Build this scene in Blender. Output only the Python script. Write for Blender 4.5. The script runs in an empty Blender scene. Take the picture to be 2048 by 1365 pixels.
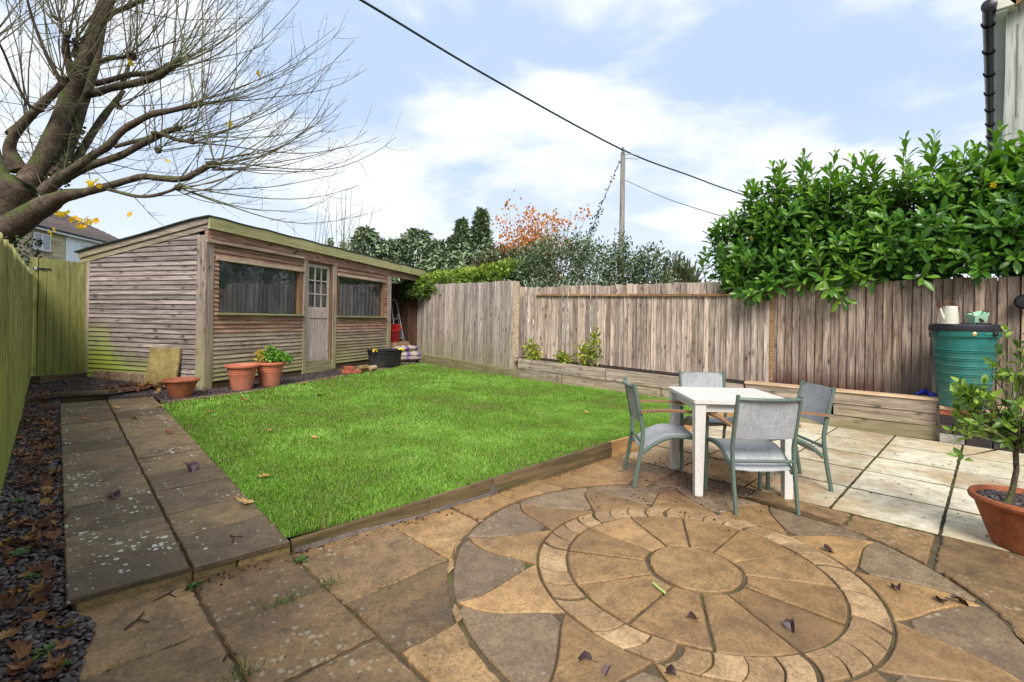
import bpy, bmesh, math, random
import numpy as np
from mathutils import Vector, Matrix, Euler, Quaternion
R = math.radians
random.seed(7)
NP = np.random.default_rng(11)
scene = bpy.context.scene
COL = scene.collection

# ------------------------------------------------------------------ camera, world, sun, exposure
cam_d = bpy.data.cameras.new('camera')
cam = bpy.data.objects.new('camera', cam_d)
COL.objects.link(cam)
cam_d.sensor_width = 36.0
cam_d.lens = 963.0 / 2048.0 * 36.0
cam_d.shift_y = -42.5 / 2048.0
cam_d.clip_start = 0.05
cam_d.clip_end = 3000
_fw = Vector((math.sin(R(45)), math.cos(R(45)), 0)); _rt = Vector((math.cos(R(45)), -math.sin(R(45)), 0))
_m = Matrix((_rt, Vector((0, 0, 1)), -_fw)).transposed().to_4x4()
cam.matrix_world = Matrix.Translation((0, 0, 1.36)) @ _m @ Matrix.Rotation(R(0.9), 4, 'Z')
scene.camera = cam

world = bpy.data.worlds.new("World")
scene.world = world
world.use_nodes = True
wn = world.node_tree
wn.nodes.clear()
SUN_EL, SUN_AZ = R(46), R(223)          # azimuth clockwise from +Y
def wnode(t, **kw):
    n = wn.nodes.new(t)
    for k, v in kw.items(): setattr(n, k, v)
    return n
sky = wnode('ShaderNodeTexSky', sky_type='NISHITA', sun_disc=False)
sky.sun_elevation = SUN_EL; sky.sun_rotation = SUN_AZ; sky.air_density = 1.0; sky.dust_density = 1.5; sky.ozone_density = 1.5
tc = wnode('ShaderNodeTexCoord')
mp = wnode('ShaderNodeMapping'); mp.inputs['Scale'].default_value = (1.0, 1.0, 2.3); mp.inputs['Location'].default_value = (-2.05, -2.68, 0.51)
wn.links.new(tc.outputs['Generated'], mp.inputs['Vector'])
n1 = wnode('ShaderNodeTexNoise'); n1.inputs['Scale'].default_value = 2.0; n1.inputs['Detail'].default_value = 7; n1.inputs['Roughness'].default_value = 0.52; n1.inputs['Distortion'].default_value = 0.25
wn.links.new(mp.outputs[0], n1.inputs['Vector'])
rp = wnode('ShaderNodeValToRGB'); rp.color_ramp.elements[0].position = 0.43; rp.color_ramp.elements[1].position = 0.58
rp.color_ramp.interpolation = 'EASE'
wn.links.new(n1.outputs['Fac'], rp.inputs['Fac'])
n2 = wnode('ShaderNodeTexNoise'); n2.inputs['Scale'].default_value = 4.5; n2.inputs['Detail'].default_value = 6
wn.links.new(mp.outputs[0], n2.inputs['Vector'])
cc = wnode('ShaderNodeMix', data_type='RGBA')
cc.inputs[6].default_value = (6.2, 6.6, 7.1, 1); cc.inputs[7].default_value = (7.0, 7.1, 7.25, 1)
wn.links.new(n2.outputs['Fac'], cc.inputs[0])
bl = wnode('ShaderNodeMix', data_type='RGBA')
bl.inputs[0].default_value = 0.9                      # thin high veil over the clear blue
bl.inputs[7].default_value = (4.0, 5.05, 6.75, 1)
wn.links.new(sky.outputs[0], bl.inputs[6])
mx = wnode('ShaderNodeMix', data_type='RGBA')
sz_ = wnode('ShaderNodeSeparateXYZ'); wn.links.new(tc.outputs['Generated'], sz_.inputs[0])
hr = wnode('ShaderNodeMapRange'); hr.inputs['From Min'].default_value = 0.02; hr.inputs['From Max'].default_value = 0.34; hr.inputs['To Min'].default_value = 0.9; hr.inputs['To Max'].default_value = 0.0
wn.links.new(sz_.outputs[2], hr.inputs['Value'])
mxm = wnode('ShaderNodeMath', operation='MAXIMUM'); wn.links.new(rp.outputs[0], mxm.inputs[0]); wn.links.new(hr.outputs[0], mxm.inputs[1])
wn.links.new(mxm.outputs[0], mx.inputs[0]); wn.links.new(bl.outputs[2], mx.inputs[6]); wn.links.new(cc.outputs[2], mx.inputs[7])
bg = wnode('ShaderNodeBackground'); bg.inputs['Strength'].default_value = 0.05
wo = wnode('ShaderNodeOutputWorld')
wn.links.new(mx.outputs[2], bg.inputs['Color']); wn.links.new(bg.outputs[0], wo.inputs['Surface'])

sun_d = bpy.data.lights.new('sun', 'SUN'); sun_d.energy = 1.5; sun_d.angle = R(28); sun_d.color = (1.0, 0.95, 0.87)
sun = bpy.data.objects.new('sun', sun_d); COL.objects.link(sun)
_sd = Vector((math.sin(SUN_AZ) * math.cos(SUN_EL), math.cos(SUN_AZ) * math.cos(SUN_EL), math.sin(SUN_EL)))
sun.rotation_euler = _sd.to_track_quat('Z', 'Y').to_euler()
sun.location = (0, 0, 30)

vs = scene.view_settings
vs.view_transform = 'Standard'; vs.look = 'None'; vs.exposure = 1.65; vs.gamma = 1.0; vs.use_curve_mapping = False
scene.render.film_transparent = False
scene.cycles.max_bounces = 6
scene.cycles.transparent_max_bounces = 12
scene.cycles.use_denoising = True
scene.cycles.sample_clamp_indirect = 6.0

# ------------------------------------------------------------------ node helpers
def newmat(name, rough=0.8, spec=0.3):
    m = bpy.data.materials.new(name); m.use_nodes = True
    nt = m.node_tree; b = nt.nodes['Principled BSDF']
    b.inputs['Roughness'].default_value = rough
    b.inputs['Specular IOR Level'].default_value = spec
    return m, nt, b
def nd(nt, t, ins=None, **kw):
    n = nt.nodes.new(t)
    for k, v in kw.items(): setattr(n, k, v)
    for k, v in (ins or {}).items():
        if isinstance(v, bpy.types.NodeSocket): nt.links.new(v, n.inputs[k])
        else: n.inputs[k].default_value = v
    return n
def c4(c): return (c[0], c[1], c[2], 1.0)
def ramp(nt, fac, stops, interp='LINEAR'):
    n = nt.nodes.new('ShaderNodeValToRGB'); e = n.color_ramp.elements
    n.color_ramp.interpolation = interp
    while len(e) < len(stops): e.new(0.5)
    for i, (p, c) in enumerate(stops):
        e[i].position = p; e[i].color = c4(c) if hasattr(c, '__len__') else (c, c, c, 1)
    nt.links.new(fac, n.inputs['Fac'])
    return n.outputs['Color']
def mixc(nt, fac, a, b, mode='MIX'):
    n = nt.nodes.new('ShaderNodeMix'); n.data_type = 'RGBA'; n.blend_type = mode
    for i, v in ((0, fac), (6, a), (7, b)):
        if isinstance(v, bpy.types.NodeSocket): nt.links.new(v, n.inputs[i])
        elif i == 0: n.inputs[0].default_value = v
        else: n.inputs[i].default_value = c4(v)
    return n.outputs[2]
def math_(nt, op, a, b=0.0, c=None, clamp=False):
    n = nt.nodes.new('ShaderNodeMath'); n.operation = op; n.use_clamp = clamp
    for i, v in enumerate((a, b) if c is None else (a, b, c)):
        if isinstance(v, bpy.types.NodeSocket): nt.links.new(v, n.inputs[i])
        else: n.inputs[i].default_value = v
    return n.outputs[0]
def noise(nt, vec, scale, detail=5, rough=0.55, dist=0.0):
    n = nd(nt, 'ShaderNodeTexNoise', {'Vector': vec, 'Scale': scale, 'Detail': detail, 'Roughness': rough, 'Distortion': dist})
    return n.outputs['Fac']
def bump(nt, b, h, strength=0.3, dist=0.01):
    n = nd(nt, 'ShaderNodeBump', {'Height': h, 'Strength': strength, 'Distance': dist})
    nt.links.new(n.outputs[0], b.inputs['Normal'])
def objcoord(nt, scale=(1, 1, 1), rnd=True):
    t = nd(nt, 'ShaderNodeTexCoord').outputs['Object']
    oi = nd(nt, 'ShaderNodeObjectInfo').outputs['Random']
    if rnd:
        off = nd(nt, 'ShaderNodeVectorMath', {0: (37.0, 53.0, 29.0)}, operation='SCALE'); nt.links.new(oi, off.inputs['Scale'])
        t = nd(nt, 'ShaderNodeVectorMath', {0: t, 1: off.outputs[0]}, operation='ADD').outputs[0]
    m = nd(nt, 'ShaderNodeMapping', {'Vector': t, 'Scale': scale})
    return m.outputs[0], oi
def worldpos(nt):
    g = nd(nt, 'ShaderNodeNewGeometry')
    s = nd(nt, 'ShaderNodeSeparateXYZ', {0: g.outputs['Position']})
    return g.outputs['Position'], s.outputs[0], s.outputs[1], s.outputs[2]

# ------------------------------------------------------------------ materials
def wood(name, light, dark, axis='Z', var=0.35, rough=0.82, algae=None, knots=0.8, tints=None, grain=1.0, low=None):
    """weathered timber: grain along the local axis, knots, tone differing per board.
    algae = (colour, z_full, z_none, strength) a green film that thins out with height."""
    m, nt, b = newmat(name, rough, 0.25)
    sc = {'Z': (26, 26, 1.5), 'X': (1.5, 26, 26), 'Y': (26, 1.5, 26)}[axis]
    v, rnd = objcoord(nt, sc)
    g1 = noise(nt, v, 1.0 * grain, 7, 0.62, 0.6)
    g2 = noise(nt, v, 4.0 * grain, 4, 0.6)
    ks = {'Z': (7, 7, 1.9), 'X': (1.9, 7, 7), 'Y': (7, 1.9, 7)}[axis]
    kv, _ = objcoord(nt, ks)
    big = noise(nt, kv, 0.35, 3, 0.5)
    col = ramp(nt, g1, [(0.36, dark), (0.52, [a * .55 + c * .45 for a, c in zip(light, dark)]), (0.66, light)])
    col = mixc(nt, ramp(nt, g2, [(0.35, 0.7), (0.5, 0.0)]), col, [d * 0.55 for d in dark])
    # knots
    kk = {'Z': (11, 11, 5.5), 'X': (5.5, 11, 11), 'Y': (11, 5.5, 11)}[axis]
    kv2, _ = objcoord(nt, kk)
    vo = nd(nt, 'ShaderNodeTexVoronoi', {'Vector': kv2, 'Scale': 0.9}, feature='F1')
    kf = ramp(nt, vo.outputs['Distance'], [(0.08, 1.0), (0.15, 0.7), (0.22, 0.28), (0.42, 0.0)])
    kr = nd(nt, 'ShaderNodeSeparateColor', {0: vo.outputs['Color']}).outputs[0]
    kf = math_(nt, 'MULTIPLY', kf, math_(nt, 'GREATER_THAN', kr, 0.55))
    col = mixc(nt, math_(nt, 'MULTIPLY', kf, knots), col, [d * 0.22 for d in dark])
    if tints:
        tt = ramp(nt, rnd, [(i / max(1, len(tints) - 1), t) for i, t in enumerate(tints)], 'CONSTANT' if len(tints) > 3 else 'LINEAR')
        col = mixc(nt, 0.55, col, tt, 'MULTIPLY')
    hs = nd(nt, 'ShaderNodeHueSaturation', {'Color': col})
    nt.links.new(math_(nt, 'MULTIPLY_ADD', math_(nt, 'FRACT', math_(nt, 'MULTIPLY', rnd, 7.13)), var, 1.0 - var * 0.5), hs.inputs['Value'])
    col = hs.outputs[0]
    col = mixc(nt, ramp(nt, big, [(0.33, 0.25), (0.5, 0.0)]), col, [d * 0.8 for d in dark])
    P, X, Y, Z = worldpos(nt)
    if algae:
        ac, z1, z0, st = algae
        nz = noise(nt, P, 1.3, 4, 0.6)
        nz2 = noise(nt, v, 0.7, 4, 0.6)
        h = nd(nt, 'ShaderNodeMapRange', {'Value': Z, 'From Min': z0, 'From Max': z1, 'To Min': 0.0, 'To Max': 1.0}).outputs[0]
        f = math_(nt, 'ADD', h, math_(nt, 'MULTIPLY', math_(nt, 'SUBTRACT', nz, 0.5), 1.3))
        f = math_(nt, 'MULTIPLY', f, math_(nt, 'MULTIPLY_ADD', nz2, 1.1, 0.35), clamp=True)
        f = math_(nt, 'MULTIPLY', f, st, clamp=True)
        col = mixc(nt, f, col, ac)
    if low:
        col = low(nt, col, P, X, Y, Z, v)
    nt.links.new(col, b.inputs['Base Color'])
    bump(nt, b, math_(nt, 'ADD', math_(nt, 'MULTIPLY', g1, 0.8), math_(nt, 'MULTIPLY', g2, 0.3)), 0.55, 0.006)
    return m
def plain(name, col, rough=0.5, spec=0.4, var=0.0, nscale=12.0, namt=0.12, bumpy=0.0, metal=0.0, bscale=60., grime=None):
    m, nt, b = newmat(name, rough, spec)
    b.inputs['Metallic'].default_value = metal
    v, rnd = objcoord(nt)
    n = noise(nt, v, nscale, 5, 0.6)
    c = mixc(nt, ramp(nt, n, [(0.35, 0.0), (0.7, 1.0)]), [max(0, x * (1 - namt)) for x in col], [min(1, x * (1 + namt)) for x in col])
    if var:
        hs = nd(nt, 'ShaderNodeHueSaturation', {'Color': c})
        nt.links.new(math_(nt, 'MULTIPLY_ADD', rnd, var, 1 - var / 2), hs.inputs['Value']); c = hs.outputs[0]
    if grime:
        gz_, gc_, ga_ = grime; tz_ = nd(nt, 'ShaderNodeSeparateXYZ', {0: nd(nt, 'ShaderNodeTexCoord').outputs['Object']}).outputs[2]
        vv_, _ = objcoord(nt, (9, 9, 2.2)); k_ = math_(nt, 'SUBTRACT', math_(nt, 'MULTIPLY', noise(nt, vv_, 1.3, 6, .65), 1.5), math_(nt, 'DIVIDE', tz_, gz_))
        c = mixc(nt, ramp(nt, k_, [(.15, 0.), (.75, ga_)]), c, gc_)
    nt.links.new(c, b.inputs['Base Color'])
    rr = math_(nt, 'MULTIPLY_ADD', noise(nt, v, nscale * .6, 3), 0.25, rough - 0.12)
    nt.links.new(rr, b.inputs['Roughness'])
    if bumpy: bump(nt, b, noise(nt, v, bscale, 5, 0.65), bumpy, 0.004)
    return m
def stone(name, cols, rough=0.72, lichen=0.0, stain=None, fine=70, spec=0.35, ztint=None, bstr=0.45, streak=None, spot=None):
    """sandstone / concrete slab: three tones by slab and patch, grit, optional lichen dots and dirt"""
    m, nt, b = newmat(name, rough, spec)
    v, rnd = objcoord(nt)
    P, X, Y, Z = worldpos(nt)
    a = noise(nt, v, 2.2, 6, 0.6, 0.4); f = noise(nt, v, fine, 4, 0.7); mid = noise(nt, v, 9, 6, 0.65)
    col = ramp(nt, math_(nt, 'ADD', math_(nt, 'MULTIPLY', a, 0.75), math_(nt, 'MULTIPLY', rnd, 0.28)), [(0.26, cols[0]), (0.50, cols[1]), (0.76, cols[2])])
    col = mixc(nt, ramp(nt, mid, [(0.34, 0.6), (0.58, 0.0)]), col, [c * 0.5 for c in cols[0]])
    col = mixc(nt, ramp(nt, f, [(0.36, 0.55), (0.52, 0.0)]), col, [c * 0.4 for c in cols[0]])
    col = mixc(nt, ramp(nt, f, [(0.60, 0.0), (0.76, 0.45)]), col, [min(1, c * 1.6) for c in cols[2]])
    hs = nd(nt, 'ShaderNodeHueSaturation', {'Color': col})
    nt.links.new(math_(nt, 'MULTIPLY_ADD', math_(nt, 'FRACT', math_(nt, 'MULTIPLY', rnd, 5.7)), 0.3, 0.85), hs.inputs['Value']); col = hs.outputs[0]
    if streak:
        vv, _ = objcoord(nt, streak[1]); s = noise(nt, vv, 1.0, 6, 0.65, 0.5)
        col = mixc(nt, ramp(nt, s, [(0.55, 0.0), (0.72, streak[2])]), col, streak[0])
    if stain:
        for (sc_, lo, hi, c_, amt) in stain:
            s = noise(nt, P, sc_, 6, 0.62, 0.6)
            col = mixc(nt, ramp(nt, s, [(lo, 0.0), (hi, amt)]), col, c_)
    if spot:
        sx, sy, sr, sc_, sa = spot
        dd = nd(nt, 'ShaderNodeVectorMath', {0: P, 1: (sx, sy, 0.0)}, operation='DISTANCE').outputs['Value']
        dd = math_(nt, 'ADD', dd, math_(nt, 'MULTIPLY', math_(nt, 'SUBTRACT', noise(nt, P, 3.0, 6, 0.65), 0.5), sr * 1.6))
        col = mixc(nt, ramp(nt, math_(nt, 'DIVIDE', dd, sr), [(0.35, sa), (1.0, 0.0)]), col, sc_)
    if lichen:
        vo = nd(nt, 'ShaderNodeTexVoronoi', {'Vector': P, 'Scale': 36.0, 'Randomness': 1.0}, feature='F1')
        wob = noise(nt, P, 60, 4); clus = noise(nt, P, 1.7, 3)
        sz = nd(nt, 'ShaderNodeSeparateColor', {0: vo.outputs['Color']}).outputs[0]
        thr = math_(nt, 'MULTIPLY', math_(nt, 'POWER', sz, 3.4), 0.62)
        thr = math_(nt, 'MULTIPLY', thr, ramp(nt, clus, [(0.42, 0.15), (0.62, 1.2)]))
        d = math_(nt, 'SUBTRACT', math_(nt, 'ADD', thr, math_(nt, 'MULTIPLY', math_(nt, 'SUBTRACT', wob, 0.5), 0.7)), vo.outputs['Distance'])
        col = mixc(nt, math_(nt, 'MULTIPLY', ramp(nt, d, [(0.0, 0.0), (0.06, 1.0)]), lichen), col, (0.50, 0.50, 0.40))
    nt.links.new(col, b.inputs['Base Color'])
    nt.links.new(math_(nt, 'MULTIPLY_ADD', a, 0.45, rough - 0.24), b.inputs['Roughness'])
    bump(nt, b, math_(nt, 'ADD', math_(nt, 'MULTIPLY', mid, 0.7), math_(nt, 'MULTIPLY', f, 0.35)), bstr, 0.006)
    return m
def leafmat(name, stops, rough=0.45, spec=0.4, trans=0.25, attr=True, back=None):
    """leaf: colour from a per-leaf random number, some light through the blade"""
    m, nt, b = newmat(name, rough, spec)
    if attr: r = nd(nt, 'ShaderNodeAttribute', attribute_name='rnd').outputs['Fac']
    else: r = nd(nt, 'ShaderNodeObjectInfo').outputs['Random']
    n = len(stops)
    col = ramp(nt, r, [(i / (n - 1), s) for i, s in enumerate(stops)])
    nt.links.new(col, b.inputs['Base Color'])
    if trans:
        tr = nd(nt, 'ShaderNodeBsdfTranslucent', {'Color': mixc(nt, 1.0, col, (1.2, 1.35, 0.6), 'MULTIPLY')})
        ms = nd(nt, 'ShaderNodeMixShader', {0: trans, 1: b.outputs[0], 2: tr.outputs[0]})
        nt.links.new(ms.outputs[0], nt.nodes['Material Output'].inputs['Surface'])
    return m

GREEN = (0.15, 0.19, 0.025)
M = {}
M['fence_near'] = wood('grey_fence_timber', (0.66, 0.585, 0.515), (0.25, 0.205, 0.175), 'Z', 0.75, tints=[(1, .96, .95), (.85, .8, .8), (1.0, .9, .82), (.9, .9, .93)], algae=((0.19, 0.19, 0.07), 0.15, 1.2, 0.6))
M['fence_mid'] = wood('brown_grey_fence_timber', (0.66, 0.555, 0.455), (0.25, 0.19, 0.15), 'Z', 0.7, tints=[(1, .9, .85), (.82, .78, .78), (1.0, .92, .9), (.9, .84, .78)])
def dark_low(nt, col, P, X, Y, Z, v):  # blends to dark red-brown towards the bottom, with a noisy upper edge
    f = nd(nt, 'ShaderNodeMapRange', {'Value': math_(nt, 'ADD', Z, math_(nt, 'MULTIPLY', noise(nt, P, 2.2, 4), 0.5)), 'From Min': 1.0, 'From Max': 0.72, 'To Min': 0.0, 'To Max': 0.85}).outputs[0]
    g = nd(nt, 'ShaderNodeMapRange', {'Value': Y, 'From Min': 0.6, 'From Max': 1.3, 'To Min': 0.0, 'To Max': 1.0}).outputs[0]
    return mixc(nt, math_(nt, 'MULTIPLY', f, g, clamp=True), col, (0.085, 0.03, 0.02))
M['fence_dark'] = wood('dark_fence_timber', (0.47, 0.37, 0.295), (0.15, 0.108, 0.084), 'Z', 0.6, tints=[(1, .92, .9), (.8, .78, .8), (1.0, .9, .8), (.92, .86, .86)], low=dark_low)
M['fence_green'] = wood('algae_green_fence_timber', (0.54, 0.50, 0.25), (0.20, 0.18, 0.075), 'Z', 0.6, algae=((0.36, 0.39, 0.075), 0.3, 2.2, 0.7), knots=0.5)
M['fence_back'] = wood('green_back_fence_timber', (0.46, 0.44, 0.20), (0.20, 0.19, 0.07), 'Z', 0.45, algae=((0.31, 0.345, 0.075), 0.3, 3.0, 0.75), knots=0.4)
def gable_algae(nt, col, P, X, Y, Z, v):
    # green film spreading from the low back corner of the gable
    dx = math_(nt, 'SUBTRACT', X, 0.75); 
    k = math_(nt, 'ADD', math_(nt, 'MULTIPLY', dx, 1.15), math_(nt, 'MULTIPLY', math_(nt, 'SUBTRACT', Z, 0.3), 0.95))
    k = math_(nt, 'ADD', k, math_(nt, 'MULTIPLY', math_(nt, 'SUBTRACT', noise(nt, P, 2.4, 5), 0.5), 1.0))
    f = ramp(nt, k, [(0.45, 1.0), (1.0, 0.0)])
    return mixc(nt, math_(nt, 'MULTIPLY', f, 0.9), col, (0.29, 0.35, 0.045))
M['clad_gable'] = wood('silvered_cladding', (0.40, 0.345, 0.315), (0.155, 0.123, 0.112), 'X', 0.5, tints=[(1, .95, .96), (.8, .77, .8), (1, .93, .9), (.9, .88, .92)], low=gable_algae, knots=0.9)
M['clad_front'] = wood('reddish_cladding', (0.56, 0.35, 0.24), (0.22, 0.12, 0.078), 'X', 0.35, tints=[(1, .93, .9), (.9, .85, .82), (1, .95, .95)], knots=0.8)
M['clad_low'] = wood('lower_cladding', (0.51, 0.405, 0.30), (0.21, 0.155, 0.115), 'X', 0.35, tints=[(1, .93, .9), (.9, .88, .86), (1, .98, .95)], knots=0.7, algae=((0.27, 0.27, 0.10), 0.3, 0.85, 0.8))
M['shed_post'] = wood('weathered_post', (0.50, 0.40, 0.33), (0.22, 0.165, 0.13), 'Z', 0.3, algae=((0.29, 0.28, 0.11), 0.35, 1.5, 0.7))
M['shed_beam'] = wood('reddish_beam', (0.52, 0.315, 0.22), (0.19, 0.10, 0.07), 'X', 0.2, knots=1.0)
M['fascia'] = wood('lichen_fascia', (0.56, 0.51, 0.29), (0.30, 0.27, 0.12), 'X', 0.15, knots=0.2, algae=((0.42, 0.41, 0.16), 2.2, 3.2, 0.5))
M['barge'] = wood('barge_timber', (0.44, 0.36, 0.30), (0.18, 0.135, 0.115), 'Y', 0.3, algae=((0.24, 0.24, 0.07), 2.0, 2.75, 0.8))
M['trim'] = wood('pale_trim', (0.62, 0.49, 0.37), (0.32, 0.23, 0.16), 'X', 0.2, knots=0.4)
M['sill'] = wood('greenish_sill', (0.42, 0.40, 0.22), (0.2, 0.19, 0.09), 'X', 0.2, knots=0.2)
M['door'] = wood('faded_door_timber', (0.66, 0.55, 0.49), (0.38, 0.30, 0.26), 'Z', 0.15, knots=0.15)
M['door_frame'] = wood('orange_brown_frame', (0.34, 0.2, 0.10), (0.17, 0.09, 0.045), 'Z', 0.2, knots=0.3)
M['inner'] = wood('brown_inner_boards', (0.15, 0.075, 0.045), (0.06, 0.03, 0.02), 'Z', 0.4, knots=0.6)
M['sleeper'] = wood('sleeper_timber', (0.53, 0.435, 0.34), (0.22, 0.17, 0.13), 'X', 0.4, tints=[(1, .96, .92), (.88, .86, .86), (1, .93, .85), (.95, .95, .9)], algae=((0.24, 0.22, 0.07), -0.02, 0.28, 0.6))
M['gravel_board'] = wood('mossy_gravel_board', (0.50, 0.41, 0.28), (0.20, 0.155, 0.10), 'X', 0.3, algae=((0.17, 0.19, 0.04), 0.1, 0.7, 0.6))
M['edging'] = wood('dark_edging_timber', (0.20, 0.13, 0.07), (0.075, 0.05, 0.03), 'X', 0.3, knots=0.4, algae=((0.13, 0.12, 0.03), 0.0, 0.25, 0.3))
M['new_wood'] = wood('fresh_sawn_timber', (0.60, 0.38, 0.16), (0.40, 0.23, 0.09), 'X', 0.15, knots=0.3)
M['cap'] = wood('pale_capping', (0.62, 0.45, 0.29), (0.42, 0.28, 0.17), 'X', 0.15, knots=0.2)
M['rail'] = wood('orange_rail', (0.42, 0.25, 0.12), (0.2, 0.11, 0.055), 'X', 0.2, knots=0.4)
M['arm'] = wood('armrest_teak', (0.36, 0.21, 0.12), (0.2, 0.11, 0.06), 'Y', 0.15, knots=0.0)

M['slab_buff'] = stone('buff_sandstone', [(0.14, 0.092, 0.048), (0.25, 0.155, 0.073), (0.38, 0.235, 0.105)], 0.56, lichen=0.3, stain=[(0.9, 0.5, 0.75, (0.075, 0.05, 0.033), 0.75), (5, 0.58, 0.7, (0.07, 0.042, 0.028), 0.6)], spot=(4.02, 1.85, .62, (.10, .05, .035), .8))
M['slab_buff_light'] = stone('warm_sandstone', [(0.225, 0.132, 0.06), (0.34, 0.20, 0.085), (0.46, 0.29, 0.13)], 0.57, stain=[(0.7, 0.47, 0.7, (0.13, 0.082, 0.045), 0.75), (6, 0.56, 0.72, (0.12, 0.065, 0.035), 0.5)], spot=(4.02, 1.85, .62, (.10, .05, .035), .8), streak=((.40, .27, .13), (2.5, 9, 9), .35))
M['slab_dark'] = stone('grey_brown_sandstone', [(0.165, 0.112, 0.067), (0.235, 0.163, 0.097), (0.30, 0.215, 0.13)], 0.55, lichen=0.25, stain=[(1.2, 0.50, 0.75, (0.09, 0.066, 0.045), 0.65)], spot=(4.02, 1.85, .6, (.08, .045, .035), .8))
M['slab_ring'] = stone('pale_ring_stone', [(0.26, 0.158, 0.077), (0.37, 0.235, 0.12), (0.48, 0.325, 0.175)], 0.62, stain=[(1.1, 0.5, 0.8, (0.2, 0.12, 0.06), 0.6)])
M['slab_white'] = stone('white_paving', [(0.55, 0.48, 0.34), (0.65, 0.59, 0.45), (0.72, 0.68, 0.55)], 0.7, fine=110, bstr=0.25,
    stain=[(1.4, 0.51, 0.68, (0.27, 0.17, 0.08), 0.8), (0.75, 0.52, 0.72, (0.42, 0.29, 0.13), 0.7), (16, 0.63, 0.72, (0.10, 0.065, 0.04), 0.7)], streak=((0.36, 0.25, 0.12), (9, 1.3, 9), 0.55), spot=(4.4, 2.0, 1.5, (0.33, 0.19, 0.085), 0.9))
M['slab_path'] = stone('dark_path_slab', [(0.095, 0.067, 0.04), (0.16, 0.113, 0.065), (0.26, 0.18, 0.09)], 0.6, lichen=0.95, stain=[(0.8, 0.55, 0.75, (0.055, 0.042, 0.03), 0.6)])
M['riser'] = stone('step_riser_brick', [(0.18, 0.125, 0.055), (0.27, 0.19, 0.08), (0.34, 0.25, 0.11)], 0.75)
M['slab_yellow'] = stone('yellow_concrete_slab', [(0.27, 0.2, 0.07), (0.40, 0.30, 0.115), (0.50, 0.40, 0.18)], 0.8)
M['joint'] = stone('joint_mortar', [(0.07, 0.05, 0.029), (0.11, 0.08, 0.045), (0.17, 0.125, 0.07)], 0.95, fine=160, stain=[(3.5, 0.56, 0.66, (0.085, 0.095, 0.014), 0.85)], bstr=0.8)
M['joint_white'] = stone('joint_moss', [(0.03, 0.026, 0.012), (0.048, 0.04, 0.018), (0.075, 0.063, 0.03)], 0.95, fine=160, stain=[(3.0, 0.5, 0.62, (0.10, 0.115, 0.02), 0.8)], bstr=0.8)
M['soil'] = stone('dark_soil', [(0.018, 0.012, 0.009), (0.035, 0.024, 0.017), (0.06, 0.042, 0.03)], 0.95, fine=120, bstr=1.0)
M['turf'] = stone('turf_soil', [(0.035, 0.055, 0.012), (0.05, 0.085, 0.014), (0.07, 0.11, 0.02)], 0.95, fine=120, bstr=1.0)
M['ground'] = stone('rough_ground', [(0.04, 0.055, 0.018), (0.06, 0.075, 0.025), (0.08, 0.085, 0.035)], 0.95, fine=30)
M['slab_conc'] = stone('grey_concrete', [(0.2, 0.18, 0.16), (0.28, 0.255, 0.23), (0.36, 0.33, 0.3)], 0.85)
M['block_dark'] = stone('dark_block', [(0.035, 0.026, 0.026), (0.055, 0.04, 0.04), (0.085, 0.065, 0.06)], 0.85)
M['brick_red'] = stone('red_brick', [(0.30, 0.075, 0.04), (0.42, 0.11, 0.065), (0.5, 0.17, 0.11)], 0.85)
M['brick_yellow'] = stone('buff_brick', [(0.34, 0.19, 0.075), (0.45, 0.28, 0.12), (0.54, 0.37, 0.19)], 0.85)
M['scallop'] = stone('scallop_edging', [(0.2, 0.13, 0.08), (0.3, 0.205, 0.13), (0.4, 0.29, 0.19)], 0.85)

M['plastic_pot'] = plain('terracotta_plastic', (0.56, 0.175, 0.105), 0.55, 0.3, 0.08, 5, 0.12, grime=(.55, (.26, .13, .09), .6))
M['clay'] = stone('old_terracotta', [(0.25, 0.075, 0.035), (0.36, 0.115, 0.055), (0.44, 0.2, 0.12)], 0.8, stain=[(4, 0.55, 0.75, (0.38, 0.27, 0.2), 0.5)], bstr=0.2)
M['clay2'] = stone('orange_terracotta', [(0.30, 0.085, 0.032), (0.40, 0.12, 0.045), (0.47, 0.16, 0.065)], 0.75, bstr=0.12)
M['black_plastic'] = plain('black_plastic', (0.014, 0.014, 0.016), 0.48, 0.4, grime=(.5, (.06, .05, .045), .6))
M['lid'] = plain('butt_lid_plastic', (0.020, 0.018, 0.026), 0.5, 0.4)
M['yellow'] = plain('yellow_plastic', (0.75, 0.55, 0.02), 0.4, 0.4)
M['green_plastic'] = plain('green_butt_plastic', (0.016, 0.165, 0.145), 0.45, 0.45, 0.0, 4, 0.3, 0.05, grime=(1.5, (.05, .13, .105), .75))
M['brass'] = plain('brass', (0.65, 0.5, 0.2), 0.35, 0.5, metal=0.8)
M['cream'] = plain('cream_enamel', (0.66, 0.65, 0.55), 0.35, 0.5, 0, 6, 0.06)
M['mint'] = plain('mint_enamel', (0.36, 0.60, 0.42), 0.4, 0.5, 0, 8, 0.08)
M['copper'] = plain('aged_copper', (0.16, 0.07, 0.035), 0.45, 0.5, metal=0.6)
M['frame'] = plain('sage_powder_coat', (0.105, 0.145, 0.118), 0.42, 0.4, 0.05, 9, 0.08)
M['table'] = None
M['alu'] = plain('aluminium', (0.58, 0.60, 0.62), 0.35, 0.5, metal=0.7)
M['wire'] = plain('galvanised_wire', (0.62, 0.60, 0.56), 0.45, 0.5, metal=0.4)
M['red_plastic'] = plain('red_plastic', (0.42, 0.03, 0.025), 0.45, 0.4)
M['blue'] = plain('blue_sheet', (0.012, 0.035, 0.36), 0.45, 0.4)
M['card'] = plain('cardboard', (0.47, 0.32, 0.19), 0.85, 0.1)
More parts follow.
